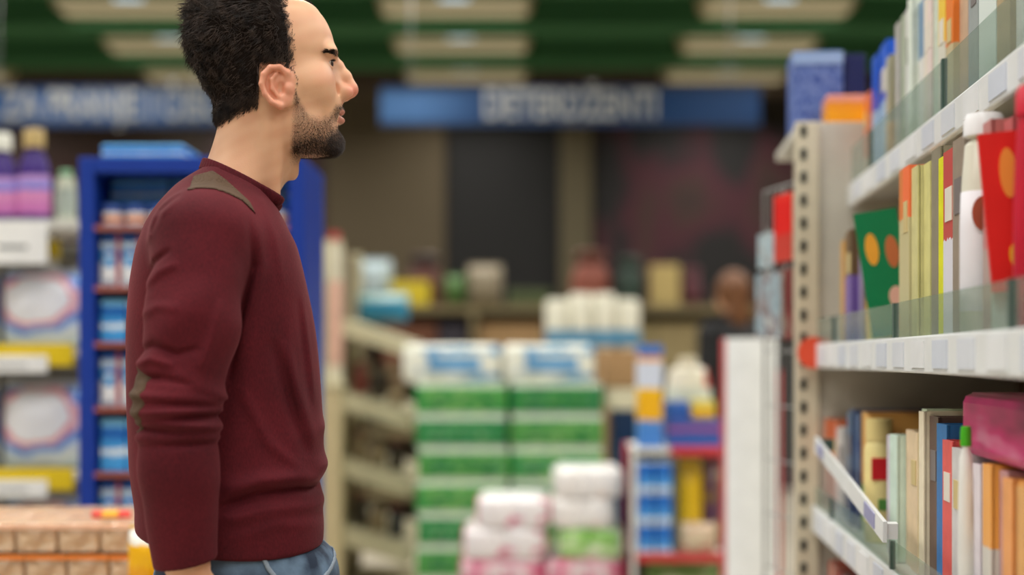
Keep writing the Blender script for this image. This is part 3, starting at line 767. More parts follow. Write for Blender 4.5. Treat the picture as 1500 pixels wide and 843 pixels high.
def f_head(P):
    S = sym(P)
    f = f_skull(P)
    # cheek hollows and temples taper the front of the face
    f = smin(f, ell(S, (484, -26, 78), (9, 25, 9)), 15)                     # brow ridge
    f = smin(f, ell(S, (448, -50, 128), (20, 13, 14)), 32)                  # cheekbone
    f = smin(f, ell(S, (468, -32, 128), (15, 24, 26)), 26)                  # front of the cheek
    f = smin(f, ell(S, (428, -49, 192), (28, 12, 26)), 22)                  # jaw corner
    f = smin(f, ell(S, (484, 0, 206), (20, 25, 17)), 12)                    # chin
    f = smin(f, ell(S, (488, 0, 152), (14, 32, 22)), 12)                    # muzzle
    f = smax(f, -ell(S, (499, -33, 94.5), (14, 18, 11)), 10)                 # eye socket
    # eyelids around the eyeball
    eb = ell(S, (475.5, -31, 95), (13.6, 15.0, 12.6))
    slit = np.abs(S[:, 2] - 95 + (S[:, 0] - 480) * 0.08) - np.clip((S[:, 0] - 474) * 0.36, 0, 4.4)
    slit = np.maximum(slit, 476 - S[:, 0])
    eb = smax(eb, -slit, 1.5)
    f = smin(f, eb, 3.0)
    # nose
    n = chain(S, [(487, 0, 80), (497, 0, 91), (508, 0, 107), (516, 0, 122)], [7.5, 8.0, 9.0, 10.0], 5)
    n = smin(n, ell(S, (517, 0, 127), (10.5, 10, 9.5)), 5)
    n = smin(n, ell(S, (507, -11.5, 132), (11.5, 8, 9.5)), 5)
    n = smin(n, chain(S, [(516, 0, 132), (500, 0, 143)], [6, 6.5], 3), 4)
    n = smin(n, chain(S, [(485, -10, 98), (495, -14, 130)], [9, 10], 6), 14)
    f = smin(f, n, 7)
    f = smax(f, -ell(S, (494, -25, 131), (2.6, 3.4, 7)), 6)                # crease behind the nostril
    f = smax(f, -ell(S, (511, -6.5, 139.5), (6, 3.2, 4)), 2)                # nostril
    # mouth, bent round the teeth
    M = S.copy(); M[:, 0] += S[:, 1] ** 2 * 0.013
    f = smin(f, ell(M, (498, 0, 159.5), (9.5, 23, 6)), 4)
    f = smin(f, ell(M, (497.5, 0, 172.5), (10, 20, 6.5)), 4)
    f = smax(f, -ell(M, (508, 0, 165.8), (11, 27, 1.7)), 2)
    f = smax(f, -ell(M, (512, 0, 186), (11, 22, 6.5)), 8)
    f = smax(f, -ell(M, (512, 0, 150), (11, 4, 6)), 5)                      # philtrum
    # neck
    k = loft(P, NECK, 2.15)
    k = smin(k, chain(S, [(398, -58, 150), (398, -42, 290)], [13, 12], 8), 16)   # neck muscle
    f = smin(f, k, 14)
    f = smin(f, ell(S, (430, 0, 250), (8, 10, 12)), 14)                      # adam's apple
    # ear
    E = S.copy(); E[:, 0] = 350 + (S[:, 0] - 350) * 1.037; E[:, 2] = 525 + (S[:, 2] - 525) * 1.037
    E[:, 1] = S[:, 1] - ear_lat(E[:, 0])
    e = ell(E, (405, 1.5, 124), (20, 2.6, 26))
    e = smin(e, ell(E, (415, -1, 146), (9, 4, 8)), 6)
    rim = chain(E, [(x, -3.2 if 0 < i < 9 else 3.0, y) for i, (x, y) in enumerate(EAR_RIM)], [4.4, 4.6, 4.8, 4.8, 4.6, 4.4, 4.4, 4.6, 5.2, 4.6], 2)
    anti = chain(E, [(405, -1.5, 106), (398, -2.6, 116), (399, -2.6, 130), (408, -2.0, 140)], [2.6, 3.4, 3.4, 3.0], 2)
    e = smin(e, rim, 2.5); e = smin(e, anti, 3)
    e = smax(e, -ell(E, (413, -5, 126), (8.5, 10, 11.5)), 2.5)
    e = smin(e, ell(E, (424, -2.5, 127), (4.6, 4.6, 6.2)), 2.5)              # tragus
    e = smin(e, ell(E, (428, 4, 124), (14, 9, 28)), 10)
    return smin(f, e, 4)

# ---- arms, torso, legs
def arm_pts(side):
    """side -1 the near arm, +1 the far arm"""
    if side < 0:
        return [I(296, 350, -168), I(282, 470, -196), I(262, 590, -206), I(262, 690, -206), I(272, 823, -196)]
    return [(308, 168, 352), (300, 196, 470), (292, 206, 588), (300, 206, 690), (318, 196, 800)]
ARM_R = [64, 61, 54, 50.5, 44]
TORSO = [(240, 308, 356, 30), (250, 294, 376, 52), (262, 276, 390, 74), (275, 259, 400, 96), (290, 245, 408, 126), (310, 229, 416, 152), (330, 217, 423, 168), (360, 205, 434, 178), (400, 196, 445, 180),
         (450, 190, 456, 174), (500, 188, 463, 169), (550, 188, 468, 165), (600, 189, 472, 162), (650, 191, 475, 162), (690, 193, 476, 164), (712, 196, 472, 165),
         (740, 200, 473, 166), (770, 201, 475, 166), (790, 206, 474, 164), (830, 214, 472, 160)]
def hem_row(P):
    return 773 + (P[:, 0] - 200) * 0.072 + 18 * (1 - ((P[:, 0] - 335) / 140) ** 2)
def sleeve_bits(P, side):
    pts = arm_pts(side)
    f = chain(P, pts, ARM_R, 18)
    a = np.array(pts[-1]); b = np.array(pts[-2]); d = (a - b) / np.linalg.norm(a - b)
    d[0] += 0.10 if side < 0 else 0.0
    end = (P - a.astype(np.float32)) @ (d / np.linalg.norm(d)).astype(np.float32)
    return f, end
def ridge(v, c, s): return np.exp(-((v - c) / s) ** 2)
def fold(x, y, pts, w, amp):
    """a crease along a polyline seen from the side, fading at both ends"""
    n = len(pts) - 1; out = np.zeros(len(x))
    for k in range(n):
        (ax, ay), (bx, by) = pts[k], pts[k + 1]
        ex, ey = bx - ax, by - ay
        t = np.clip(((x - ax) * ex + (y - ay) * ey) / (ex * ex + ey * ey), 0, 1)
        u = (k + t) / n
        d2 = (x - ax - t * ex) ** 2 + (y - ay - t * ey) ** 2
        out = np.maximum(out, np.exp(-d2 / (w * w)) * np.clip(4 * u * (1 - u), 0, 1) ** 0.6)
    return amp * out
ARM_FOLDS = [([(232, 362), (246, 330), (275, 305)], 4, -6), ([(226, 372), (240, 340), (268, 312)], 6, 4.5), ([(222, 420), (240, 398), (262, 384)], 4, -6), ([(224, 432), (246, 412), (272, 402)], 6, 4.5),
             ([(220, 470), (245, 458), (276, 462)], 6, 3.5), ([(214, 520), (240, 508), (270, 520), (300, 512)], 4.5, -7), ([(212, 534), (236, 526), (268, 536)], 5, 6), ([(218, 552), (250, 550), (290, 560)], 4.5, -6), ([(300, 540), (316, 500), (328, 450)], 6, 4)]
BODY_FOLDS = [([(362, 335), (368, 400), (352, 470), (334, 560)], 5, -8), ([(376, 345), (382, 400), (366, 470)], 6, 3), ([(430, 440), (440, 520), (450, 600)], 5, -2.2), ([(438, 430), (450, 520), (458, 590)], 4, 2), ([(418, 470), (426, 560), (440, 640)], 6, 2),
              ([(350, 560), (390, 640), (450, 690)], 8, 3.0), ([(395, 500), (418, 580), (446, 664)], 8, -5), ([(412, 500), (436, 580), (458, 650)], 8, 4), ([(330, 706), (380, 690), (430, 690), (476, 700)], 9, 6), ([(322, 728), (372, 708), (430, 706), (480, 714)], 5, -8), ([(330, 742), (380, 728), (470, 732)], 8, 3), ([(336, 772), (400, 752), (470, 760)], 8, 2), ([(380, 300), (400, 360), (412, 430)], 6, 1.6)]
def f_sweater(P):
    x, l, y = P[:, 0], P[:, 1], P[:, 2]
    T_ = P.copy(); T_[:, 2] = y - 0.26 * np.maximum(0, x - 318) * sstep(370, 290, y)
    t = loft(T_, TORSO, 2.55)
    w1 = np.sin((x * 0.8 + (y - 430) * 0.22) / 12.0 + np.sin(y / 60.0) * 0.8) * 1.5 * sstep(380, 500, y) * sstep(690, 620, y) * sstep(320, 370, x)
    bx = sstep(300, 360, x) * (0.6 + 0.4 * np.sin(l / 34.0 + x / 50))
    w2 = 5.0 * ridge(y + (x - 400) * 0.16, 690, 13) - 6.0 * ridge(y + (x - 400) * 0.18, 715, 9) + 3.5 * ridge(y + (x - 400) * 0.10, 737, 10) + 3.2 * ridge(y + (x - 400) * 0.30, 645, 12) * sstep(390, 450, x)
    t = t - w1 - w2 * bx
    for pts, w_, am in BODY_FOLDS: t = t - fold(x, y, pts, w_, am) * sstep(10, 60, np.abs(l))
    t = smax(t, y - hem_row(P), 5)
    for side in (-1, 1):
        a, end = sleeve_bits(P, side)
        for c, s, am, sl in ((552, 9, 3.0, 0.35), (576, 6, 6.0, 0.06), (594, 6, 7.5, -0.04), (611, 6, 7.5, 0.08), (628, 6.5, 6.0, -0.03)):
            yy = y - (x - 270) * sl
            a = a - am * ridge(yy, c, s) * (0.6 + 0.4 * np.sin(x / 23.0 + c)) + am * 0.95 * ridge(yy, c + 9, 4.5) * (0.55 + 0.45 * np.sin(x / 19 + c * 1.7))
        a = a - 2.0 * np.sin((y + (x - 300) * 0.9) / 17.0 + np.sin(x / 40)) * sstep(390, 460, y) * sstep(575, 520, y)
        for pts, w_, am in ARM_FOLDS: a = a - fold(x, y, pts, w_, am)
        a = a - 1.2 * np.sin(y / 21.0 + x / 60) * sstep(650, 690, y)
        t = smin(t, smax(a, end, 3), 12 + 34 * sstep(450, 320, y))
    return t

JEANS = [(740, 240, 452, 140), (780, 236, 460, 150), (792, 234, 470, 153), (801, 233, 482, 155), (813, 231, 491, 158), (830, 228, 497, 162), (870, 216, 496, 168), (910, 206, 484, 172), (945, 206, 470, 174)]
def f_jeans(P):
    f = loft(P, JEANS, 2.35)
    S = sym(P)
    leg = chain(S, [(338, -86, 915), (352, -90, 1090), (352, -94, 1290), (338, -98, 1480), (335, -100, 1668)], [88, 78, 62, 58, 54], 20)
    leg = leg - 1.8 * np.sin(P[:, 2] / 19.0 + P[:, 0] / 40) * (ridge(P[:, 2], 1290, 70) + ridge(P[:, 2], 1620, 70))
    leg = np.maximum(leg, P[:, 2] - 1690)
    f = smin(f, leg, 22)
    return f - 1.5 * np.sin((P[:, 0] * 0.8 + P[:, 2] * 1.1) / 16) * sstep(830, 900, P[:, 2]) * sstep(1050, 900, P[:, 2])

def f_hand(P, side):
    """forearm end, palm and five fingers, relaxed at the thigh; built for the near side and mirrored"""
    w = np.array(arm_pts(side)[-1]); 
    Q = P - w.astype(np.float32)
    if side > 0: Q[:, 1] *= -1
    f = chain(Q, [(-3, 0, -60), (2, 0, 0), (8, 4, 30)], [33, 29, 27], 8)
    pal = ell(Q, (16, 5, 72), (40, 17, 50))
    f = smin(f, pal, 16)
    # index, middle, ring, little: roots along the lower palm edge, curling towards the thigh (+lateral)
    for x0, z0, ln, r in ((40, 106, 1.0, 9.6), (23, 114, 1.08, 10), (5, 112, 1.0, 9.6), (-11, 104, 0.82, 8.6)):
        pts = [(x0 * 0.8, 4, z0 - 24), (x0, 5, z0), (x0 + 4 * ln, 12, z0 + 36 * ln), (x0 + 5, 28 * ln, z0 + 58 * ln), (x0 + 3, 42 * ln, z0 + 72 * ln)]
        f = smin(f, chain(Q, pts, [r + 2, r + 1, r, r - 0.8, r - 1.8], 2), 3)
    th = chain(Q, [(26, 4, 30), (46, 14, 62), (54, 22, 92), (52, 30, 118)], [16, 12.5, 10.5, 9], 5)
    return smin(f, th, 6)

def build_man():
    root = thing('person', 'bearded young man in maroon sweater standing side-on, looking at the shelf', 'person')
    th = math.radians(10.9)
    root.location = (-400 * 2.1 / FPX, 2.1, 0); root.rotation_euler = (0, 0, th)
    # ---------------- body: head and neck fine, hands, the rest coarse, in one mesh
    V, Q = surface(f_head, (288, -100, -14), (534, 100, 400), 1.7)
    parts = [(V, Q)]
    for s in (-1, 1):
        w = np.array(arm_pts(s)[-1])
        parts.append(surface(lambda P, s=s: f_hand(P, s), w + (-60, -70, -70), w + (85, 70, 200), 2.6))
    def f_rest(P):
        S = sym(P)
        f = ell(P, (325, 0, 420), (95, 150, 130)); f = smin(f, ell(P, (340, 0, 620), (95, 130, 170)), 40)
        f = smin(f, ell(P, (345, 0, 860), (110, 140, 110)), 40)
        f = smin(f, chain(S, [(345, -86, 920), (355, -92, 1290), (335, -100, 1690)], [70, 48, 34], 10), 30)
        for s in (-1, 1): f = smin(f, chain(P, arm_pts(s), [44, 40, 36, 34, 27], 10), 20)
        return f
    parts.append(surface(f_rest, (150, -290, 285), (520, 290, 1735), 14.0))
    VV = np.concatenate([p[0] for p in parts]); off = np.cumsum([0] + [len(p[0]) for p in parts[:-1]])
    QQ = np.concatenate([p[1] + o for p, o in zip(parts, off)])
    me = np_mesh('body', to_local(VV), QQ)
    # skin tint by anatomy: lips, ears and nose redder, beard area shadowed by stubble
    x, l, y = VV[:, 0], np.abs(VV[:, 1]), VV[:, 2]
    C = np.tile(np.array(lin((226, 177, 140))[:3]), (len(VV), 1))
    def mixc(c, m):
        nonlocal C
        C = C * (1 - m[:, None]) + np.array(lin(c)[:3]) * m[:, None]
    n1 = vnoise(VV, 30, 3)
    mixc((208, 146, 112), np.clip(0.22 + 0.3 * n1, 0, 0.5))
    ear = sstep(70, 76, l) * (x < 430) * (y > 100) * (y < 175)
    mixc((220, 122, 104), ear * 0.42)
    mixc((222, 124, 106), ridge(x, 522, 16) * ridge(y, 129, 13) * (l < 24) * 0.75)
    mixc((214, 134, 108), ridge(x, 478, 22) * ridge(y, 118, 16) * 0.35)
    BM = beard_mask(VV)
    mixc((104, 78, 64), np.clip(BM * 0.72, 0, 0.72))
    hd = hair_edge(VV)
    mixc((58, 44, 37), sstep(-3, 12, hd) * 0.85 * (l > 12) * (1 - (l > 66) * (y > 104)))
    xm = x + l ** 2 * 0.013
    lip = ((xm > 500) * (y > 157) * (y < 178) * (l < 21)).astype(float)
    mixc((184, 108, 96), lip * 0.75)
    mixc((150, 100, 78), ridge(y, 105, 5) * ridge(x, 482, 8) * ridge(l, 31, 12) * 0.5)
    set_colour(me, C)
    m = bpy.data.materials.new('skin'); m.use_nodes = True; nt = m.node_tree; b = nt.nodes['Principled BSDF']
    a = nt.nodes.new('ShaderNodeAttribute'); a.attribute_name = 'tint'
    nt.links.new(a.outputs['Color'], b.inputs['Base Color'])
    b.inputs['Roughness'].default_value = 0.47
    b.inputs['Subsurface Weight'].default_value = 0.18; b.inputs['Subsurface Radius'].default_value = (1.0, 0.35, 0.2); b.inputs['Subsurface Scale'].default_value = 0.006
    nz = nt.nodes.new('ShaderNodeTexNoise'); nz.inputs['Scale'].default_value = 420; nz.inputs['Detail'].default_value = 4
    tc = nt.nodes.new('ShaderNodeTexCoord'); nt.links.new(tc.outputs['Object'], nz.inputs['Vector'])
    bp = nt.nodes.new('ShaderNodeBump'); bp.inputs['Strength'].default_value = 0.12; bp.inputs['Distance'].default_value = 0.001
    nt.links.new(nz.outputs['Fac'], bp.inputs['Height']); nt.links.new(bp.outputs['Normal'], b.inputs['Normal'])
    link('body', me, m, root)
    # ---------------- eyeballs
    eye = bpy.data.materials.new('eye'); eye.use_nodes = True; nt = eye.node_tree; b = nt.nodes['Principled BSDF']
    tc = nt.nodes.new('ShaderNodeTexCoord'); sp = nt.nodes.new('ShaderNodeSeparateXYZ'); nt.links.new(tc.outputs['Generated'], sp.inputs[0])
    rp = nt.nodes.new('ShaderNodeValToRGB'); rp.color_ramp.interpolation = 'CONSTANT'
    e = rp.color_ramp.elements; e[0].color = lin((196, 178, 166)); e[0].position = 0; e[1].position = 0.80; e[1].color = lin((52, 32, 22))
    q = e.new(0.965); q.color = (0.002, 0.002, 0.002, 1)
    nt.links.new(sp.outputs['X'], rp.inputs[0]); nt.links.new(rp.outputs[0], b.inputs['Base Color']); b.inputs['Roughness'].default_value = 0.08
    for s in (-1, 1):
        mb = MB(); mb.lathe([(0.0118 * math.sin(t * math.pi / 14), -0.0118 * math.cos(t * math.pi / 14)) for t in range(15)], 20, Matrix.Rotation(math.pi / 2, 4, 'Y'))
        o = mb.build('eyeball', eye, root, True)
        c = to_local(np.array([[476.5, s * 31, 95]]))[0]
        o.location = c
    # ---------------- hair: a scalp volume plus locks
    hair_m = bpy.data.materials.new('hair'); hair_m.use_nodes = True; nt = hair_m.node_tree; b = nt.nodes['Principled BSDF']
    nz = nt.nodes.new('ShaderNodeTexNoise'); nz.inputs['Scale'].default_value = 60; tc = nt.nodes.new('ShaderNodeTexCoord'); nt.links.new(tc.outputs['Object'], nz.inputs['Vector'])
    rp = nt.nodes.new('ShaderNodeValToRGB'); rp.color_ramp.elements[0].color = lin((24, 19, 17)); rp.color_ramp.elements[1].color = lin((80, 65, 56))
    rp.color_ramp.elements[0].position = 0.35; rp.color_ramp.elements[1].position = 0.7
    nt.links.new(nz.outputs['Fac'], rp.inputs[0]); nt.links.new(rp.outputs[0], b.inputs['Base Color']); b.inputs['Roughness'].default_value = 0.55; b.inputs['Specular IOR Level'].default_value = 0.3
    def hair_t(P):
        """thickness of the hair over the scalp; negative where there is none"""
        x, l, y = P[:, 0], np.abs(P[:, 1]), P[:, 2]
        d = hair_edge(P)
        full = 5.0 + 6.5 * sstep(120, 30, y) + 5.0 * sstep(345, 300, x) * sstep(170, 60, y) + 3.0 * sstep(40, -5, y)
        full = full - 3.0 * sstep(390, 420, x) * sstep(20, 80, y)
        return np.minimum(full, -4.0 + d * 0.45 + np.maximum(d - 18, 0) * 0.7)
    def skull_ell(P):
        return smin(f_skull(P), ell(P, (383, 0, 62), (92, 77, 71)), 6)
    def f_hair(P):
        hd = smin(skull_ell(P), loft(P, NECK, 2.15), 14)
        t = hair_t(P)
        nz = vnoise(P * np.array([1, 1, 0.6]), 40, 11) * 3.0 + vnoise(P, 15, 12) * 1.5
        return hd - t - nz * sstep(1, 9, t)
    HV, HQ = surface(f_hair, (255, -105, -40), (490, 105, 205), 2.4)
    hme = np_mesh('hair', to_local(HV), HQ)
    scalp_m = mat('hair_mass', (30, 24, 21), 0.95, var=0.25, scale=70)
    scalp_m.node_tree.nodes['Principled BSDF'].inputs['Specular IOR Level'].default_value = 0.05
    hair = link('hair', hme, scalp_m, root)
    N = normals_of(f_hair, HV)
    tt = hair_t(HV)
    ok = np.argwhere((tt > -0.4) & (HV[:, 2] > -60)).ravel()
    pick = RNG.choice(ok, 14000)
    base = HV[pick] - N[pick] * 2.0; nn = N[pick]; tk = tt[pick]
    flow = np.stack([-0.55 + 0 * tk, 0.25 * np.sign(base[:, 1]), 0.55 - 1.0 * sstep(70, 0, base[:, 2])], 1)
    flow += RNG.normal(0, 0.17, flow.shape)
    ang = vnoise(base, 36, 21)[:, None]; flow += ang * np.array([0.5, 0.3, -0.6])
    flow -= nn * (flow * nn).sum(1)[:, None]
    L = (7 + tk * 0.95) * RNG.uniform(0.7, 1.25, len(tk)) * (1 - 0.35 * sstep(130, 180, base[:, 2]))
    lift = np.clip(0.14 + 0.022 * tk, 0, 0.6) * RNG.uniform(0.5, 1.3, len(tk))
    def strands(base, d0, d1, L, r, seg=3):
        """tapered three-sided locks, bending from d0 to d1"""
        vs = []; qs = []; n = len(base)
        up = np.array([0.3, 0.2, 0.9])
        p = base.copy(); rings = []
        for k in range(seg + 1):
            t = k / seg
            d = d0 * (1 - t) + d1 * t; d /= np.linalg.norm(d, axis=1)[:, None] + 1e-9
            if k: p = p + d * (L / seg)[:, None]
            a = np.cross(d, up); a /= np.linalg.norm(a, axis=1)[:, None] + 1e-9; b = np.cross(d, a)
            rr = (r * (1 - 0.85 * t))[:, None]
            rings.append(np.stack([p + a * rr, p + (-0.5 * a + 0.87 * b) * rr, p + (-0.5 * a - 0.87 * b) * rr], 1))
        R = np.stack(rings, 1).reshape(-1, 3)
        per = (seg + 1) * 3; o = np.arange(n)[:, None] * per
        for k in range(seg):
            for j in range(3):
                qs.append(o + np.array([[k*3+j, k*3+(j+1) % 3, (k+1)*3+(j+1) % 3, (k+1)*3+j]]))
        return R, np.concatenate(qs)
    def unit(a): return a / (np.linalg.norm(a, axis=1)[:, None] + 1e-9)
    d0 = unit(unit(flow) * 0.8 + nn * lift[:, None] * 1.6); d1 = unit(unit(flow) + nn * lift[:, None] * 0.5)
    R, S = strands(base, d0, d1, L, RNG.uniform(0.4, 0.9, len(tk)))
    lk = link('hair_locks', np_mesh('hair_locks', to_local(R), S), hair_m, hair)
    # fine short hairs along the hairline, rooted on the skin
    body_n = normals_of(f_head, V)
    he = hair_edge(V)
    pr = sstep(-5, 7, he) * (he < 34) * (V[:, 2] > -12) * (V[:, 2] < 200) * np.where((np.abs(V[:, 1]) > 73) & (V[:, 0] > 376) & (V[:, 2] > 104), 0.0, 1.0) * np.where((V[:, 0] > 424) & (V[:, 0] < 450) & (V[:, 2] > 95), 1.0, 1.0)
    pr = pr / pr.sum(); pick = RNG.choice(len(V), 10000, p=pr)
    b2 = V[pick]; n2 = body_n[pick]; e2 = he[pick]
    fl = np.stack([-0.75 + 0.35 * sstep(330, 420, b2[:, 0]) * sstep(60, 110, b2[:, 2]), 0.1 * np.sign(b2[:, 1]), 0.75 - 0.9 * sstep(60, 0, b2[:, 2])], 1) + RNG.normal(0, 0.28, b2.shape)
    fl -= n2 * (fl * n2).sum(1)[:, None]
    dd = unit(unit(fl) + n2 * 0.38)
    R2, S2 = strands(b2 - n2 * 0.4, dd, unit(dd + n2 * 0.15), (5 + 0.55 * np.clip(e2, 0, 30)) * RNG.uniform(0.7, 1.3, len(e2)), RNG.uniform(0.25, 0.55, len(e2)))
    link('hairline', np_mesh('hairline', to_local(R2), S2), hair_m, hair)
    # ---------------- beard and brows
    bm_ = beard_mask(V)
    pr = bm_ / bm_.sum(); pick = RNG.choice(len(V), 24000, p=pr)
    base = V[pick]; nn = body_n[pick]; dens = bm_[pick]
    d = unit(nn * 0.55 + np.array([0.25, 0, 0.8]) + RNG.normal(0, 0.25, base.shape))
    L = (1.2 + 3.6 * dens ** 2) * RNG.uniform(0.6, 1.3, len(dens))
    L = L * (1 + 0.15 * sstep(195, 215, base[:, 2]) * sstep(440, 480, base[:, 0]))
    R, S = strands(base - nn * 0.3, d, d, L, RNG.uniform(0.12, 0.26, len(dens)), 2)
    beard_m = mat('beard_hair', (54, 40, 32), 0.5)
    link('beard', np_mesh('beard', to_local(R), S), beard_m, root)
    for s in (-1, 1):
        k = np.argwhere((np.abs(V[:, 1] * s - 30) < 22) & (V[:, 0] > 452) & (np.abs(V[:, 2] - (76.8 + 0.10 * np.abs(V[:, 1] * s - 10))) < 4.9 - 0.045 * np.abs(V[:, 1]))).ravel()
        pick = RNG.choice(k, 2400); base = V[pick]; nn = body_n[pick]
        d = unit(nn * 0.35 + np.array([-0.7, 0, -0.1]) + np.array([0, 0.8 * s, 0]) + RNG.normal(0, 0.22, base.shape))
        R, S = strands(base - nn * 0.3, d, d, RNG.uniform(3, 6.5, len(pick)), RNG.uniform(0.22, 0.42, len(pick)), 2)
        link('eyebrow', np_mesh('eyebrow', to_local(R), S), hair_m, root)
        # lashes along the upper lid
        t = RNG.uniform(-1, 1, 90); base = np.stack([486 - 5 * t ** 2, s * (31 + 11 * t), 90.8 + 1.5 * t ** 2], 1)
        d = unit(np.stack([1 + 0 * t, 0.3 * s * t, -0.35 + 0 * t], 1) + RNG.normal(0, 0.15, base.shape))
        R, S = strands(base, d, d, RNG.uniform(4, 7, 90), np.full(90, 0.3), 2)
        link('eyelashes', np_mesh('eyelashes', to_local(R), S), hair_m, root)
    # ---------------- sweater
    sw = bpy.data.materials.new('maroon_knit'); sw.use_nodes = True; nt = sw.node_tree; b = nt.nodes['Principled BSDF']
    tc = nt.nodes.new('ShaderNodeTexCoord')
    mp = nt.nodes.new('ShaderNodeMapping'); mp.inputs['Scale'].default_value = (1, 1, 0.35); nt.links.new(tc.outputs['Object'], mp.inputs[0])
    nz = nt.nodes.new('ShaderNodeTexNoise'); nz.inputs['Scale'].default_value = 560; nz.inputs['Detail'].default_value = 3; nt.links.new(mp.outputs[0], nz.inputs['Vector'])
    nl = nt.nodes.new('ShaderNodeTexNoise'); nl.inputs['Scale'].default_value = 9; nl.inputs['Detail'].default_value = 5; nt.links.new(tc.outputs['Object'], nl.inputs['Vector'])
    ad = nt.nodes.new('ShaderNodeMath'); ad.operation = 'ADD'; nt.links.new(nz.outputs['Fac'], ad.inputs[0]); nt.links.new(nl.outputs['Fac'], ad.inputs[1])
    rp = nt.nodes.new('ShaderNodeValToRGB'); rp.color_ramp.elements[0].position = 0.3; rp.color_ramp.elements[1].position = 0.75
    rp.color_ramp.elements[0].color = lin((62, 14, 22)); rp.color_ramp.elements[1].color = lin((104, 27, 37))
    hf = nt.nodes.new('ShaderNodeMath'); hf.operation = 'MULTIPLY'; hf.inputs[1].default_value = 0.5; nt.links.new(ad.outputs[0], hf.inputs[0])
    nt.links.new(hf.outputs[0], rp.inputs[0]); nt.links.new(rp.outputs[0], b.inputs['Base Color'])
    b.inputs['Roughness'].default_value = 0.85; b.inputs['Sheen Weight'].default_value = 0.22; b.inputs['Sheen Roughness'].default_value = 0.4; b.inputs['Sheen Tint'].default_value = lin((190, 110, 116))
    b.inputs['Specular IOR Level'].default_value = 0.2
    bp = nt.nodes.new('ShaderNodeBump'); bp.inputs['Strength'].default_value = 0.35; bp.inputs['Distance'].default_value = 0.0012
    nt.links.new(nz.outputs['Fac'], bp.inputs['Height']); nt.links.new(bp.outputs['Normal'], b.inputs['Normal'])
    SV, SQ = surface(f_sweater, (170, -290, 238), (500, 290, 850), 3.1)
    sweater = link('sweater', np_mesh('sweater', to_local(SV), SQ), sw, root)
    # ribbed collar round the neck
    def f_collar(P):
        k = f_head(P)
        pl = P[:, 2] - (236 + (P[:, 0] - 300) * 0.505) - 3.0 * ridge(P[:, 1], 0, 40) * sstep(380, 410, P[:, 0])
        return smax(np.abs(k - 3.2) - 3.6 - 0.5 * np.sin(np.arctan2(P[:, 1], P[:, 0] - 355) * 60), np.abs(pl - 8) - 9.5, 2.5)
    CV, CQ = surface(f_collar, (262, -100, 215), (440, 100, 330), 2.0)
    link('collar', np_mesh('collar', to_local(CV), CQ), sw, sweater)
    suede = mat('brown_suede', (82, 62, 45), 0.9, var=0.12, scale=60, bump=0.25)
    def f_patch(mask):
        return lambda P: smax(smax(f_sweater(P) - 1.8, mask(P), 1.0), -(f_sweater(P) + 3.0), 0.5)
    poly = [I(a, b, -95)[::2] for a, b in ((282, 256), (311, 247), (333, 264), (366, 301), (374, 320), (353, 301), (325, 290), (303, 287), (277, 291))]
    def m_shoulder(side):
        def g(P):
            # a yoke panel below the collar: wide at the back, narrowing to a point at the front of the armhole
            px_, py_ = P[:, 0], P[:, 2]
            d = np.full(len(P), 1e9); ins = np.zeros(len(P), bool)
            for a, b in zip(poly, poly[1:] + poly[:1]):
                ex, ey = b[0] - a[0], b[1] - a[1]
                t = np.clip(((px_ - a[0]) * ex + (py_ - a[1]) * ey) / (ex * ex + ey * ey), 0, 1)
                d = np.minimum(d, np.hypot(px_ - a[0] - t * ex, py_ - a[1] - t * ey))
                ins ^= ((a[1] > py_) != (b[1] > py_)) & (px_ < (b[0] - a[0]) * (py_ - a[1]) / (b[1] - a[1] + 1e-9) + a[0])
            return np.maximum(np.where(ins, -d, d), 20 - P[:, 1] * side)
        return g
    def m_elbow(side):
        c = np.array(arm_pts(side)[2])
        return lambda P: np.maximum(np.sqrt(((P[:, 2] - c[2] + 4) / 44) ** 2 + ((P[:, 1] - c[1] - 4) / 46) ** 2) * 40 - 40, P[:, 0] - c[0] + 24)
    for s in (-1, 1):
        PV, PQ = surface(f_patch(m_shoulder(s)), (255, 30 if s > 0 else -200, 235), (400, 200 if s > 0 else -30, 340), 2.4)
        link('shoulder_patch', np_mesh('shoulder_patch', to_local(PV), PQ), suede, sweater)
        c = np.array(arm_pts(s)[2])
        PV, PQ = surface(f_patch(m_elbow(s)), c + (-75, -75, -75), c + (0, 75, 85), 2.4)
        if len(PV): link('elbow_patch', np_mesh('elbow_patch', to_local(PV), PQ), suede, sweater)
    # rib bands: hem and cuffs
    def f_hem(P):
        r = 0.8 * np.sin(np.arctan2(P[:, 1], P[:, 0] - 340) * 150)
        y0 = hem_row(P)
        return smax(loft(P, TORSO, 2.55) - 2.5 + r, np.abs(P[:, 2] - y0 + 22) - 25, 3)
    # ---------------- jeans
    dn = bpy.data.materials.new('denim'); dn.use_nodes = True; nt = dn.node_tree; b = nt.nodes['Principled BSDF']
    tc = nt.nodes.new('ShaderNodeTexCoord')
    n1_ = nt.nodes.new('ShaderNodeTexNoise'); n1_.inputs['Scale'].default_value = 16; n1_.inputs['Detail'].default_value = 6; nt.links.new(tc.outputs['Object'], n1_.inputs['Vector'])
    rp = nt.nodes.new('ShaderNodeValToRGB'); rp.color_ramp.elements[0].position = 0.40; rp.color_ramp.elements[1].position = 0.66
    rp.color_ramp.elements[0].color = lin((22, 38, 60)); rp.color_ramp.elements[1].color = lin((104, 128, 152))
    nt.links.new(n1_.outputs['Fac'], rp.inputs[0]); nt.links.new(rp.outputs[0], b.inputs['Base Color']); b.inputs['Roughness'].default_value = 0.85
    n2_ = nt.nodes.new('ShaderNodeTexNoise'); n2_.inputs['Scale'].default_value = 700; nt.links.new(tc.outputs['Object'], n2_.inputs['Vector'])
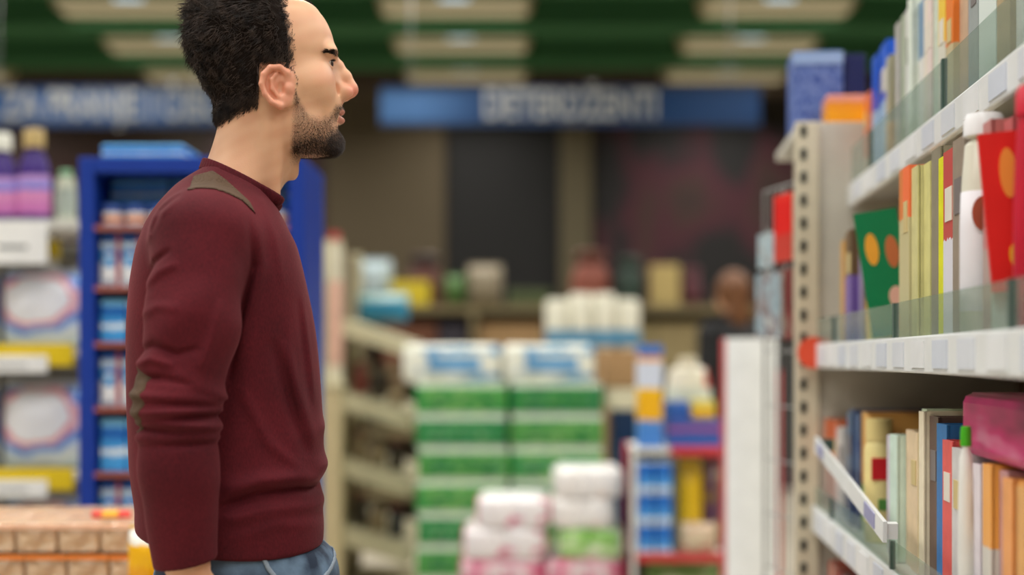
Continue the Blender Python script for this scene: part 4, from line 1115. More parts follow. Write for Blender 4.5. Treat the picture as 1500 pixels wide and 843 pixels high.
    bp = nt.nodes.new('ShaderNodeBump'); bp.inputs['Strength'].default_value = 0.3; bp.inputs['Distance'].default_value = 0.001
    nt.links.new(n2_.outputs['Fac'], bp.inputs['Height']); nt.links.new(bp.outputs['Normal'], b.inputs['Normal'])
    JV, JQ = surface(f_jeans, (160, -230, 745), (520, 230, 1700), 6.0)
    jeans = link('jeans', np_mesh('jeans', to_local(JV), JQ), dn, root)
    seam = mat('denim_seam', (128, 140, 152), 0.8)
    navy = mat('denim_dark', (34, 52, 76), 0.85)
    # pocket mouth: a curved welt from the waistband down to the side seam, both hips
    def f_welt(side, r0, off):
        def g(P):
            x, l, y = P[:, 0], P[:, 1] * side, P[:, 2]
            c = np.sqrt((x - 440) ** 2 + (y - 782) ** 2)
            return smax(smax(np.abs(f_jeans(P) - off) - 1.6, np.abs(c - 58) - r0, 0.6), np.maximum(790 - y, -l), 0.5)
        return g
    for s in (-1, 1):
        WV, WQ = surface(f_welt(s, 3.5, 1.5), (360, 0 if s > 0 else -185, 780), (505, 185 if s > 0 else 0, 860), 2.2)
        link('pocket_welt', np_mesh('pocket_welt', to_local(WV), WQ), seam, jeans)
    # ---------------- shoes
    leather = mat('shoe_leather', (60, 44, 36), 0.5); sole = mat('shoe_sole', (200, 196, 188), 0.7)
    for s in (-1, 1):
        def f_shoe(P, s=s):
            Q = P.copy(); Q[:, 1] -= s * 102
            f = ell(Q, (395, 0, 1712), (118, 44, 30)); f = smin(f, ell(Q, (335, 0, 1690), (52, 40, 48)), 24)
            return smax(f, Q[:, 2] - 1722, 3)
        def f_sole(P, s=s):
            Q = P.copy(); Q[:, 1] -= s * 102
            f = np.sqrt(((Q[:, 0] - 392) / 128) ** 2 + (Q[:, 1] / (46 + 0.03 * (Q[:, 0] - 392))) ** 2) * 46 - 46
            return smax(f, np.abs(Q[:, 2] - 1727) - 8, 2)
        A, B = surface(f_shoe, (250, s * 102 - 60, 1630), (530, s * 102 + 60, 1730), 4.0)
        shoe = link('shoe', np_mesh('shoe', to_local(A), B), leather, root)
        A, B = surface(f_sole, (250, s * 102 - 60, 1712), (530, s * 102 + 60, 1740), 4.0)
        link('sole', np_mesh('sole', to_local(A), B), sole, shoe)
    return root

def side_view(P):
    """where a point of the head shows in a side view from the photographer's distance"""
    l = np.abs(P[:, 1]); m = MAN_D / (MAN_D - l)
    return 350 + (P[:, 0] - 350) * m, l, 525 + (P[:, 2] - 525) * m

def hair_edge(P):
    """distance inside the hairline, negative outside: temple, over the ear, behind it, nape"""
    x, l, y = side_view(P)
    d1 = np.interp(y, [-40, 4, 22, 44, 66, 104, 126], [420, 421, 425, 429, 431, 432, 437]) + 46 * sstep(45, 12, l) * sstep(24, 2, y) - x
    yl = np.where(x > 379, 94 + 3.0 * np.abs(x - 402) / 20, 155 + (378 - x) * 0.50)
    yl = np.where(x > 424, 128, yl)
    return np.minimum(d1, yl - y) + 2.2 * np.sin(x / 3.1 + l / 5) * np.sin(y / 3.7 + l / 6)

def beard_mask(V):
    x, l, y = side_view(V)
    # upper edge runs from the sideburn down the cheek and up to the moustache
    top = np.interp(x, [425, 433, 441, 455, 470, 484, 494, 506], [118, 122, 142, 162, 166, 160, 147, 145])
    m = sstep(-2, 12, y - top)
    jaw = np.interp(x, [425, 440, 460, 480, 500], [185, 212, 222, 226, 228])
    m = m * sstep(-1, 9, x - np.interp(y, [110, 150, 185, 215, 250], [425, 427, 425, 424, 420]))
    m = m * sstep(246, 222, y + (x - 445) * -0.15)
    strong = 0.54 + 0.30 * ridge(y, 212, 17) + 0.28 * sstep(470, 497, x) * sstep(176, 196, y) + 0.45 * ridge(y, 150.5, 4.5) * sstep(486, 496, x)
    strong = strong * np.where(y > 222, 0.75, 1)
    m = m * strong
    xm = x + l ** 2 * 0.013
    m = m * np.where((xm > 499) & (y > 155) & (y < 180) & (l < 24), 0.0, 1)
    m = m * np.where((l < 20) & (y < 147) & (x > 495), 0.0, 1)
    # bare strip under the lip corners
    m = m * (1 - 0.5 * ridge(x, 492, 5) * ridge(y, 178, 8))
    m = m * np.where((l > 74) & (y < 165), 0, 1) * (y < 255) * (x > 410)
    return np.clip(m, 0, 1)

# ================================================================== detergent shelf
YL = 4.30
lx0, lx1 = at(-300, 0, YL).x, at(118, 0, YL).x
ls = thing('store_shelf', 'white store shelf with yellow price rails carrying detergent', 'shelf', ((lx0+lx1)/2, YL, 0))
W = lx1 - lx0
SHW = mat('shelf_white', (212, 210, 200), 0.5)
YEL = mat('rail_yellow', (232, 200, 24), 0.45)
CARD = mat('price_card', (240, 240, 236), 0.5)
LZ = [at(0, 322, YL).z, at(0, 510, YL).z, at(0, 692, YL).z, at(0, 860, YL).z, 0.14]
for i, z in enumerate(LZ):
    bd = MB().box((-W/2, 0, z - 0.025), (W/2, 0.42, z)).build('shelf_board', SHW, ls)
    if i:
        MB().box((-W/2, -0.012, z - 0.055), (W/2 - 0.02, 0.0, z + 0.012), ch=0.003).build('price_rail', YEL, bd)
    for k in range(3):
        u = at(72, 0, YL).x - (lx0+lx1)/2 - 0.27 * k
        hh = 0.128 if i == 0 else 0.052
        MB().box((u - 0.20, -0.018, z - (0.135 if i == 0 else 0.075)), (u, -0.0125, z - (0.135 if i == 0 else 0.075) + hh), ch=0.001).build('price_card', CARD, bd)
        MB().box((u - 0.15, -0.0188, z - (0.09 if i == 0 else 0.055)), (u - 0.06, -0.018, z - (0.078 if i == 0 else 0.049))).build('price_print', mat('print_grey', (120, 124, 124), 0.6), bd)
for x in (-W/2, 0, W/2 - 0.03):
    MB().box((x, 0.42, 0), (x + 0.03, 0.46, LZ[0] + 0.02)).build('upright', SHW, ls)
MB().box((-W/2, 0.44, 0.05), (W/2, 0.45, 1.6)).build('back_panel', mat('shelf_back', (150, 146, 132), 0.7), ls)
# fabric softener bottles
PUR = mat('softener_purple', (62, 34, 120), 0.3); GOLD = mat('cap_gold', (186, 160, 104), 0.4); WC = mat('cap_white', (226, 226, 214), 0.4)
LBL = mat_print('softener_label', [(0, (206, 120, 186)), (0.3, (216, 140, 190)), (0.62, (120, 130, 210)), (0.8, (190, 150, 210))], wob=0.1)
for i, px in enumerate((50, 2, -50, -100, -150)):
    X = at(px, 0, YL + 0.1).x
    hh = at(0, 190 if i != 1 else 196, YL + 0.1).z - LZ[0]
    bottle('softener_bottle', 'purple softener bottle, %s from the blue rack, top detergent shelf' % ordinal(i + 1), X, YL + 0.1, LZ[0], hh, 0.052, PUR, WC if i == 1 else GOLD, LBL, 'purple softener bottles', flat=0.55, cap_h=0.20, cap_r=0.62, neck=0.66)
# white bottle with green cap, and yellow capped bottle at the open end
bottle('bottle', 'pale bottle with green cap at the open end of the detergent shelf', at(99, 0, YL + 0.1).x - 0.005, YL + 0.1, LZ[0], at(0, 250, YL + 0.1).z - LZ[0], 0.032, mat('bottle_pale', (196, 200, 180), 0.4), mat('cap_green', (120, 168, 130), 0.4), mat('bottle_pale_label', (170, 180, 170), 0.5, var=0.3), cap_h=0.12, neck=0.85, cap_r=0.6, flat=0.7)
bottle('bottle', 'white bottle with bright yellow cap behind the upper detergent bag', at(80, 0, YL + 0.3).x - 0.02, YL + 0.33, LZ[1], at(0, 352, YL + 0.3).z - LZ[1], 0.036, mat('bottle_white', (224, 222, 206), 0.4), mat('cap_yellow', (236, 206, 30), 0.4), None, cap_h=0.17, neck=0.72, cap_r=0.8, flat=0.8)
# detergent bags: white film with blue and red arcs
def mat_arcs(name):
    m = bpy.data.materials.new(name); m.use_nodes = True; nt = m.node_tree; b = nt.nodes['Principled BSDF']
    tc = nt.nodes.new('ShaderNodeTexCoord'); mp = nt.nodes.new('ShaderNodeMapping')
    mp.inputs['Location'].default_value = (-0.42, 0, -0.86); mp.inputs['Scale'].default_value = (0.95, 0, 1.30)
    nt.links.new(tc.outputs['Generated'], mp.inputs[0])
    ln = nt.nodes.new('ShaderNodeVectorMath'); ln.operation = 'LENGTH'; nt.links.new(mp.outputs[0], ln.inputs[0])
    nz = nt.nodes.new('ShaderNodeTexNoise'); nz.inputs['Scale'].default_value = 4; nt.links.new(tc.outputs['Generated'], nz.inputs['Vector'])
    ad = nt.nodes.new('ShaderNodeMath'); ad.operation = 'MULTIPLY_ADD'; ad.inputs[1].default_value = 0.28; nt.links.new(nz.outputs['Fac'], ad.inputs[0]); nt.links.new(ln.outputs['Value'], ad.inputs[2])
    rp = nt.nodes.new('ShaderNodeValToRGB'); e = rp.color_ramp.elements
    cs = [(0.0, (226, 228, 232)), (0.50, (232, 232, 236)), (0.56, (222, 120, 130)), (0.61, (226, 200, 210)), (0.65, (70, 110, 196)), (0.72, (90, 150, 220)), (0.82, (220, 228, 234)), (0.96, (214, 222, 214)), (1.0, (190, 206, 210))]
    e[0].position, e[0].color = cs[0][0], lin(cs[0][1]); e[1].position, e[1].color = cs[1][0], lin(cs[1][1])
    for p, c in cs[2:]:
        q = e.new(p); q.color = lin(c)
    nt.links.new(ad.outputs[0], rp.inputs[0]); nt.links.new(rp.outputs[0], b.inputs['Base Color']); b.inputs['Roughness'].default_value = 0.3
    return m
ARC = mat_arcs('detergent_film')
for k in (1, 2, 3):
    for i in range(3):
        hgt = (at(0, 392, YL).z - LZ[1]) if k == 1 else (at(0, 560, YL).z - LZ[2]) if k == 2 else 0.26
        X = at(50, 0, YL).x - i * 0.285
        pouch('detergent_bag', 'white detergent bag with blue arcs, %s shelf, %s from the blue rack' % (['', 'upper', 'middle', 'low'][k], ordinal(i + 1)), X, YL + 0.12, LZ[k], 0.27, hgt, 0.16, ARC, mat('film_seal', (206, 214, 220), 0.3), 'white detergent bags', seed=10 + k * 3 + i)

# ================================================================== blue display rack
YB = 3.75
bx0, bx1 = at(115, 0, YB).x, at(446, 0, YB).x
BLUE = mat('rack_blue', (8, 52, 150), 0.45)
bz = at(0, 230, YB).z
rk = thing('display_rack', 'bright blue framed display rack behind the man', 'display rack', ((bx0+bx1)/2, YB, 0))
W = bx1 - bx0; BT = at(138, 0, YB).x - bx0
for s in (-1, 1):
    MB().box((-W/2 if s < 0 else W/2 - BT, 0, 0), (-W/2 + BT if s < 0 else W/2, 0.38, bz), ch=0.003).build('side_post', BLUE, rk)
MB().box((-W/2 + BT, 0, at(0, 253, YB).z), (W/2 - BT, 0.38, bz), ch=0.003).build('header', BLUE, rk)
MB().box((-W/2 + BT, 0.36, 0.05), (W/2 - BT, 0.38, bz - 0.05)).build('back_panel', mat('rack_back', (70, 100, 160), 0.6), rk)
SALM = mat('rack_edge', (160, 88, 76), 0.5)
BZ = [at(0, y, YB).z for y in (331, 420, 502, 597, 693, 790)] + [0.25]
for z in BZ:
    sd = MB().box((-W/2 + BT, 0.005, z - 0.012), (W/2 - BT, 0.36, z)).build('shelf', mat('rack_shelf', (120, 140, 170), 0.5), rk)
    MB().box((-W/2 + BT, 0.0, z - 0.012), (W/2 - BT, 0.005, z + 0.001)).build('shelf_edge', SALM, sd)
# printed boxes and blister cards
P1 = mat_print('rack_box_sky', [(0, (70, 160, 224)), (0.3, (214, 228, 238)), (0.45, (60, 150, 220)), (0.62, (30, 110, 200)), (0.85, (120, 190, 232))], wob=0.1)
P2 = mat_print('rack_card_white', [(0, (232, 234, 238)), (0.42, (226, 230, 238)), (0.48, (60, 150, 214)), (0.72, (200, 220, 234)), (0.86, (30, 90, 176))], wob=0.03)
P3 = mat_print('rack_tub_orange', [(0, (226, 226, 226)), (0.25, (238, 130, 40)), (0.55, (232, 232, 232)), (0.8, (40, 70, 150))], wob=0.03)
P4 = mat_print('rack_box_navy', [(0, (30, 60, 130)), (0.3, (20, 40, 90)), (0.6, (70, 130, 200)), (0.85, (200, 210, 224))], wob=0.14)
PR = mat('rack_stripe_red', (206, 92, 92), 0.5)
x_in0, x_in1 = bx0 + BT, bx1 - BT
def rack_item(k, i, n, kind, hfrac, zt_):
    w_ = (x_in1 - x_in0 - 0.01) / n
    xa = x_in0 + 0.005 + w_ * i
    H = (zt_ - BZ[k]) * hfrac
    rows = ['top', 'second', 'third', 'fourth', 'fifth', 'sixth']
    lbw = {'sky': 'sky-blue box', 'card': 'white and blue blister card', 'tub': 'white and orange tub', 'navy': 'navy blue box'}[kind]
    lb = '%s, %s from the open-air side, %s shelf of the blue rack' % (lbw, ordinal(i + 1), rows[k])
    lb = '%s, %s along the %s shelf of the blue rack' % (lbw, ordinal(i + 1), rows[k])
    if kind == 'card':
        t = thing('blister_card', lb, 'blister pack', (xa + w_/2, YB + 0.035, BZ[k] + GAP), 0, 'blister cards on the blue rack')
        MB().box((-w_*0.46, 0.0, 0), (w_*0.46, 0.004, H)).build('card', P2, t)
        MB().box((-w_*0.2, -0.02, H*0.08), (w_*0.2, 0.0, H*0.7), ch=0.006).build('blister', P2, t)
        MB().box((w_*0.30, -0.0015, 0), (w_*0.46, 0.0, H)).build('stripe', PR, t)
        MB().box((-w_*0.3, 0.004, 0), (w_*0.3, 0.09, 0.006)).build('foot', P2, t)
    elif kind == 'tub':
        t = thing('tub', lb, 'tub', (xa + w_/2, YB + 0.02 + w_*0.45, BZ[k] + GAP), 0, 'tubs on the blue rack')
        MB().lathe([(0, 0), (w_*0.40, 0), (w_*0.45, H*0.1), (w_*0.45, H*0.8), (0, H*0.8)], 20).build('body', P3, t, True)
        MB().lathe([(0, H*0.8), (w_*0.47, H*0.8), (w_*0.47, H*0.97), (w_*0.44, H), (0, H)], 20).build('lid', mat('tub_lid', (60, 90, 160), 0.4), t, True)
    else:
        carton('small_box', lb, 'box', xa + 0.002, xa + w_ - 0.002, BZ[k], BZ[k] + H, YB + 0.03, 0.12, P1 if kind == 'sky' else P4, group='boxes on the blue rack')
for i in range(8):
    rack_item(0, i, 8, 'tub', 0.42, at(0, 253, YB).z)
for j in range(2):      # flat sky-blue boxes laid across behind and above the tubs
    z0 = BZ[0]; Hh = at(0, 253, YB).z - z0
    for c in range(3):
        fw = (x_in1 - x_in0 - 0.02) / 3; xa = x_in0 + 0.01 + c * fw
        carton('flat_box', 'flat sky-blue box behind the tubs, %s in the %s row' % (ordinal(c + 1), ['lower', 'upper'][j]), 'box', xa, xa + fw - 0.008, z0 + (0 if j == 0 else Hh * 0.5 + 0.002), z0 + Hh * (0.5 if j == 0 else 0.95), YB + 0.12 + 0.0, 0.16, P1, group='flat boxes on the blue rack')
for i in range(9): rack_item(1, i, 9, 'card', 0.86, BZ[0])
for i in range(7): rack_item(2, i, 7, 'navy' if i % 3 else 'sky', 0.78, BZ[1])
for i in range(9): rack_item(3, i, 9, 'card', 0.84, BZ[2])
for i in range(7): rack_item(4, i, 7, 'sky', 0.82, BZ[3])
for i in range(9): rack_item(5, i, 9, 'card', 0.84, BZ[4])
X0, X1, Z0, Z1 = px_box(140, 262, 207, 230, YB)
carton('flat_box', 'flat sky-blue box lying on top of the blue rack', 'box', X0, X1, bz, Z1, YB + 0.05, 0.2, P1)
X0, X1, Z0, Z1 = px_box(232, 270, 207, 230, YB)

# ================================================================== table of wrapped biscuit packs
YW = 2.95
wz = at(0, 768, YW).z
wx1 = at(208, 0, YW).x; wx0 = wx1 - 0.72
tb = thing('display_table', 'low wooden table carrying clear-wrapped brown packs', 'table', ((wx0+wx1)/2, YW, 0))
W = wx1 - wx0
PHW = 0.064
tz = wz - 2 * PHW
WOOD = mat('table_wood', (176, 122, 74), 0.6, var=0.15, scale=20)
MB().box((-W/2, 0, tz - 0.035), (W/2, 0.40, tz), ch=0.004).build('top', WOOD, tb)
for sx in (-1, 1):
    for sy in (0.03, 0.34):
        MB().box((sx*(W/2 - 0.04) - 0.025, sy, 0), (sx*(W/2 - 0.04) + 0.025, sy + 0.05, tz - 0.035)).build('leg', WOOD, tb)
MB().box((-W/2 + 0.04, 0.04, tz - 0.11), (W/2 - 0.04, 0.06, tz - 0.035)).build('apron', WOOD, tb)
BISC = mat_blotch('biscuit_brown', [(206, 150, 98), (222, 172, 118), (232, 190, 142), (236, 208, 176)], 2.5, 0.4, (1, 1, 1))
ORG = mat('film_orange', (232, 132, 56), 0.35)
FILM = bpy.data.materials.new('clear_film'); FILM.use_nodes = True
_nt = FILM.node_tree; _nt.nodes.clear()
_o = _nt.nodes.new('ShaderNodeOutputMaterial'); _mx = _nt.nodes.new('ShaderNodeMixShader'); _tr = _nt.nodes.new('ShaderNodeBsdfTransparent'); _gl = _nt.nodes.new('ShaderNodeBsdfGlossy')
_gl.inputs['Roughness'].default_value = 0.3; _gl.inputs['Color'].default_value = (0.9, 0.9, 0.9, 1)
_nz = _nt.nodes.new('ShaderNodeTexNoise'); _nz.inputs['Scale'].default_value = 22; _bp = _nt.nodes.new('ShaderNodeBump'); _bp.inputs['Strength'].default_value = 0.8; _bp.inputs['Distance'].default_value = 0.02
_tc = _nt.nodes.new('ShaderNodeTexCoord'); _nt.links.new(_tc.outputs['Object'], _nz.inputs['Vector'])
_nt.links.new(_nz.outputs['Fac'], _bp.inputs['Height']); _nt.links.new(_bp.outputs['Normal'], _gl.inputs['Normal'])
_mx.inputs[0].default_value = 0.30
_nt.links.new(_tr.outputs[0], _mx.inputs[1]); _nt.links.new(_gl.outputs[0], _mx.inputs[2]); _nt.links.new(_mx.outputs[0], _o.inputs[0])
pw = 0.088
for k in range(2):
    for i in range(8):
        for r in range(2):
            X = wx1 - 0.004 - pw * (i + 0.5) + (0.02 if k == 0 else 0)
            if X - pw/2 < wx0: continue
            lb = 'clear-wrapped brown biscuit pack, %s layer, %s from the man, %s row' % (['bottom', 'top'][k], ordinal(i + 1), ['front', 'rear'][r])
            t = thing('biscuit_pack', lb, 'biscuits', (X, YW + 0.10 + 0.19 * r, tz + k * PHW + GAP), 0, 'wrapped biscuit packs on the table')
            MB().box((-pw/2 + 0.002, -0.086, 0.002), (pw/2 - 0.002, 0.086, PHW - 0.005), ch=0.005).build('biscuits', BISC, t)
            MB().box((-pw/2 + 0.001, -0.09, 0.001), (pw/2 - 0.001, 0.09, PHW - 0.002), ch=0.006).build('film', FILM, t)
            MB().box((-pw/2 + 0.001, -0.0925, PHW - 0.013), (pw/2 - 0.001, -0.0905, PHW - 0.003)).build('seal_strip', ORG if k == 0 else mat('film_peach', (240, 190, 160), 0.35), t)
X0, X1, Z0, Z1 = px_box(176, 232, 774, 850, 2.80)
pouch('snack_bag', 'white and orange snack bag standing beside the wrapped biscuit packs', (X0+X1)/2, 2.86, tz, X1-X0, Z1 - tz, 0.07, mat_print('snack_film', [(0, (240, 170, 12)), (0.40, (244, 184, 30)), (0.76, (240, 236, 224)), (0.92, (206, 206, 200))], wob=0.12, nscale=3, rough=0.25), seed=21)
MBt = MB().box((W/2 - 0.02, -0.16, tz - 0.035), (W/2 + 0.10, 0.0, tz), ch=0.004).build('side_leaf', WOOD, tb)
X0, X1, Z0, Z1 = px_box(134, 192, 755, 768, YW + 0.1)
pouch('snack_bar', 'small red and yellow bar lying on the wrapped biscuit packs', (X0+X1)/2, YW + 0.1, wz, X1-X0, 0.016, 0.03, mat_print('bar_film', [(0, (226, 70, 60)), (0.3, (246, 180, 40)), (0.7, (230, 70, 66))], 'X', wob=0.03), seed=22, cat='snack')

# ================================================================== the book shelves
YAW = math.atan2(180, FPX)
DV = Vector((math.sin(YAW), math.cos(YAW), 0)); NV = Vector((math.cos(YAW), -math.sin(YAW), 0))
def SP(s, n, z): return DV * s + NV * n + Vector((0, 0, z))
S_END = 3.30; S_NEAR = 1.05; N_BACK = 0.86
bs = thing('bookcase', 'white metal bookcase with price rails and a slotted end panel', 'bookcase', SP(0, 0, 0), -YAW)
PAN = mat('bookcase_panel', (206, 202, 190), 0.5); PST = mat('bookcase_post', (214, 204, 180), 0.5); HOLE = mat('slot_dark', (52, 54, 48), 0.8)
ZTOP = 1.76
MB().box((0.418, S_END, 0), (N_BACK, S_END + 0.02, ZTOP)).build('end_panel', PAN, bs)
post = MB().box((0.366, S_END - 0.012, 0), (0.418, S_END + 0.02, ZTOP), ch=0.002).build('post', PST, bs)
_sl = MB().box((-0.007, -0.0015, -0.0125), (0.007, 0.001, 0.0125)).mesh('slot')
for i in range(33):
    link('slot', _sl, HOLE, post, (0.383, S_END - 0.0125, ZTOP - 0.022 - 0.0525 * i))
MB().box((N_BACK, S_NEAR, 0), (N_BACK + 0.02, S_END + 0.02, 1.90)).build('back_panel', mat('bookcase_back', (120, 100, 80), 0.7), bs)
MB().box((0.40, S_NEAR - 0.02, 0), (N_BACK, S_NEAR, 0.95)).build('near_panel', PAN, bs)
ACR = bpy.data.materials.new('acrylic_guard'); ACR.use_nodes = True
_nt = ACR.node_tree; _nt.nodes.clear()
_o = _nt.nodes.new('ShaderNodeOutputMaterial'); _mx = _nt.nodes.new('ShaderNodeMixShader'); _tr = _nt.nodes.new('ShaderNodeBsdfTransparent'); _gl = _nt.nodes.new('ShaderNodeBsdfPrincipled')
_gl.inputs['Base Color'].default_value = lin((160, 170, 164)); _gl.inputs['Roughness'].default_value = 0.12; _tr.inputs['Color'].default_value = (0.86, 0.91, 0.88, 1); _mx.inputs[0].default_value = 0.26
_nt.links.new(_tr.outputs[0], _mx.inputs[1]); _nt.links.new(_gl.outputs[0], _mx.inputs[2]); _nt.links.new(_mx.outputs[0], _o.inputs[0])
RAIL = mat('rail_white', (226, 228, 228), 0.35); BOARD = mat('board_grey', (196, 194, 186), 0.5)
LEVELS = [('top', 0.480, 1.560, 1.612, 0.080), ('middle', 0.405, 1.198, 1.252, 0.055), ('lower', 0.400, 0.828, 0.886, 0.045), ('bottom', 0.400, 0.42, 0.474, 0.0)]
for nm, nf, z0, z1, gh in LEVELS:
    bd = MB().box((nf + 0.012, S_NEAR, z1 - 0.03), (N_BACK, S_END, z1 - 0.004)).build('shelf_board', BOARD, bs)
    MB().box((nf, S_NEAR, z0), (nf + 0.012, S_END - 0.02, z1), ch=0.003).build('price_rail', RAIL, bd)
    for i in range(14):
        u = S_END - 0.12 - i * 0.15
        if u - 0.09 < S_NEAR: break
        MB().box((nf - 0.002, u - 0.09, z0 + 0.008), (nf, u, z1 - 0.008)).build('price_ticket', mat('ticket_%d' % (i % 3), [(214, 218, 226), (228, 230, 232), (206, 212, 224)][i % 3], 0.4), bd)
    if gh:
        MB().box((nf + 0.005, S_NEAR, z1), (nf + 0.008, S_END - 0.05, z1 + gh)).build('guard', ACR, bd)
        for u in (3.0, 2.3, 1.6):
            MB().box((nf + 0.002, u - 0.012, z1), (nf + 0.010, u, z1 + gh)).build('guard_clip', mat('clip_green', (70, 92, 84), 0.4), bd)
# dark slab below the bottom shelf
MB().box((0.43, S_NEAR, 0), (N_BACK, S_END, 0.10)).build('plinth', mat('plinth_grey', (120, 116, 108), 0.6), bs)
# orange round price flag clipped at the end of the middle rail
MB().lathe([(0, -0.004), (0.036, -0.004), (0.036, 0.004), (0, 0.004)], 24, Matrix.Translation((0.400, S_END - 0.06, 1.232)) @ Matrix.Rotation(math.pi/2, 4, 'X')).build('price_flag', mat('flag_orange', (232, 84, 54), 0.4), bs)
MB().box((0.404, S_END - 0.068, 1.205), (0.47, S_END - 0.060, 1.255), ch=0.003).build('price_flag', mat('flag_salmon', (230, 130, 110), 0.4), bs)
# white strip hanging askew across the lower books
_a = SP(3.02, 0.378, 1.22 - 0.178); _b = SP(2.20, 0.378, 1.22 - 0.262)
ang = math.atan2(_b.z - _a.z, -0.82)
t = thing('loose_rail', 'white price strip hanging askew across the books on the lower shelf', 'price rail', SP(2.61, 0.378, 0.998), -YAW)
_m = Matrix.Rotation(math.atan2(_a.z - _b.z, 0.82), 4, 'X')
MB().box((-0.003, -0.415, -0.016), (0.003, 0.415, 0.016), _m, ).build('strip', RAIL, t)
MB().box((-0.0045, 0.28, -0.012), (-0.003, 0.36, 0.012), _m).build('ticket', mat('ticket_violet', (150, 150, 190), 0.4), t)
MB().box((-0.0045, -0.34, -0.012), (-0.003, -0.24, 0.012), _m).build('ticket', mat('ticket_violet', (150, 150, 190), 0.4), t)
MB().box((0.003, 0.395, -0.012), (0.035, 0.41, 0.012), _m).build('clip', mat('clip_green', (70, 92, 84), 0.4), t)
MB().box((0.003, -0.41, -0.012), (0.02, -0.395, 0.012), _m).build('clip', RAIL, t)

# ---- books: spine towards the aisle, thickness along the shelf
PAGES = mat('book_pages', (222, 212, 190), 0.8)
BOOKM = {}
def cname(c):
    ref = {'white': (232, 230, 224), 'cream': (226, 212, 166), 'grey': (150, 148, 144), 'yellow': (230, 204, 40), 'orange': (232, 136, 56), 'red': (212, 50, 50), 'pink': (226, 120, 130), 'magenta': (190, 30, 110),
           'purple': (110, 80, 150), 'blue': (50, 110, 180), 'navy': (34, 56, 100), 'green': (40, 140, 80), 'brown': (100, 72, 58), 'tan': (190, 150, 104), 'taupe': (150, 130, 112)}
    return min(ref, key=lambda k: sum((a-b)**2 for a, b in zip(ref[k], c)))
def book(level, s0, s1, h, c, label, depth=0.15, nf=None, c2=None, split=0.5, lean=0.0, zb=None, group=None):
    """one volume standing on a shelf: case (two boards and spine) round a block of pages"""
    nm, n0, za, z1, gh = level
    n = (n0 + 0.03) if nf is None else nf
    T = s1 - s0; key = (c, c2, round(split, 2))
    if key not in BOOKM:
        BOOKM[key] = mat('book_%d' % len(BOOKM), c, 0.4, var=0.12, scale=30) if c2 is None else mat_print('book_%d' % len(BOOKM), [(0, c2), (split, c), (0.97, c)], wob=0.03)
    t = thing('book', label, 'book', SP((s0+s1)/2, n, z1 - 0.004 + GAP if zb is None else zb), -YAW, group)
    t.rotation_euler = (lean, 0, -YAW)
    b = 0.003
    mb = MB()
    mb.box((0, -T/2, 0), (depth, -T/2 + b, h)); mb.box((0, T/2 - b, 0), (depth, T/2, h)); mb.box((-0.002, -T/2, 0), (b, T/2, h))
    mb.build('cover', BOOKM[key], t)
    MB().box((b, -T/2 + b, 0.003), (depth - 0.004, T/2 - b, h - 0.004)).build('pages', PAGES, t)
    if T > 0.02 and random.random() < 0.4:
        MB().box((-0.0032, -T*0.3, h*0.62), (-0.002, T*0.3, h*0.80)).build('spine_label', mat('spine_tag_%d' % (len(label) % 3), [(222, 216, 204), (120, 112, 110), (206, 186, 130)][len(label) % 3], 0.5), t)
    return t
def s_of(px, n): return n * FPX / (px - 930.0)
def fill(level, seq, hbase, extra_near):
    nm, n0, za, z1, gh = level
    cnt = 0; n = n0 + 0.03
    cur = S_END - 0.01
    for x0, x1, c, c2, hh, sp in seq:
        sa = min(cur, s_of(x0, n)); sb = s_of(x1, n)
        if c is None:
            cur = sb; continue
        k = max(1, math.ceil((sa - sb) / 0.075))
        for i in range(k):
            a = sa - (sa-sb)*i/k; b = sa - (sa-sb)*(i+1)/k
            cnt += 1
            jc = tuple(int(min(255, max(0, v * random.uniform(0.93, 1.07)))) for v in c)
            book(level, b + 0.001, a - 0.001, hh * random.uniform(0.96, 1.0) if k > 1 else hh, jc, '%s book from the slotted end panel, %s spine, %s shelf' % (ordinal(cnt), cname(c), nm), depth=random.uniform(0.14, 0.19),
                 nf=n + random.uniform(0, 0.02), c2=c2, split=sp, group='books on the %s shelf' % nm)
        cur = sb
    for i in range(40):     # the row goes on towards the photographer
        T = random.uniform(0.02, 0.045)
        if cur - T < extra_near: break
        cnt += 1
        c = random.choice([(226, 224, 216), (200, 160, 120), (190, 60, 60), (90, 110, 150), (214, 196, 140), (120, 110, 104)])
        book(level, cur - T, cur - 0.002, hbase * random.uniform(0.9, 1.0), c, '%s book from the slotted end panel, %s spine, %s shelf' % (ordinal(cnt), cname(c), nm), nf=n + random.uniform(0, 0.02), group='books on the %s shelf' % nm)
        cur -= T
TOPB, MIDB, LOWB = LEVELS[0], LEVELS[1], LEVELS[2]
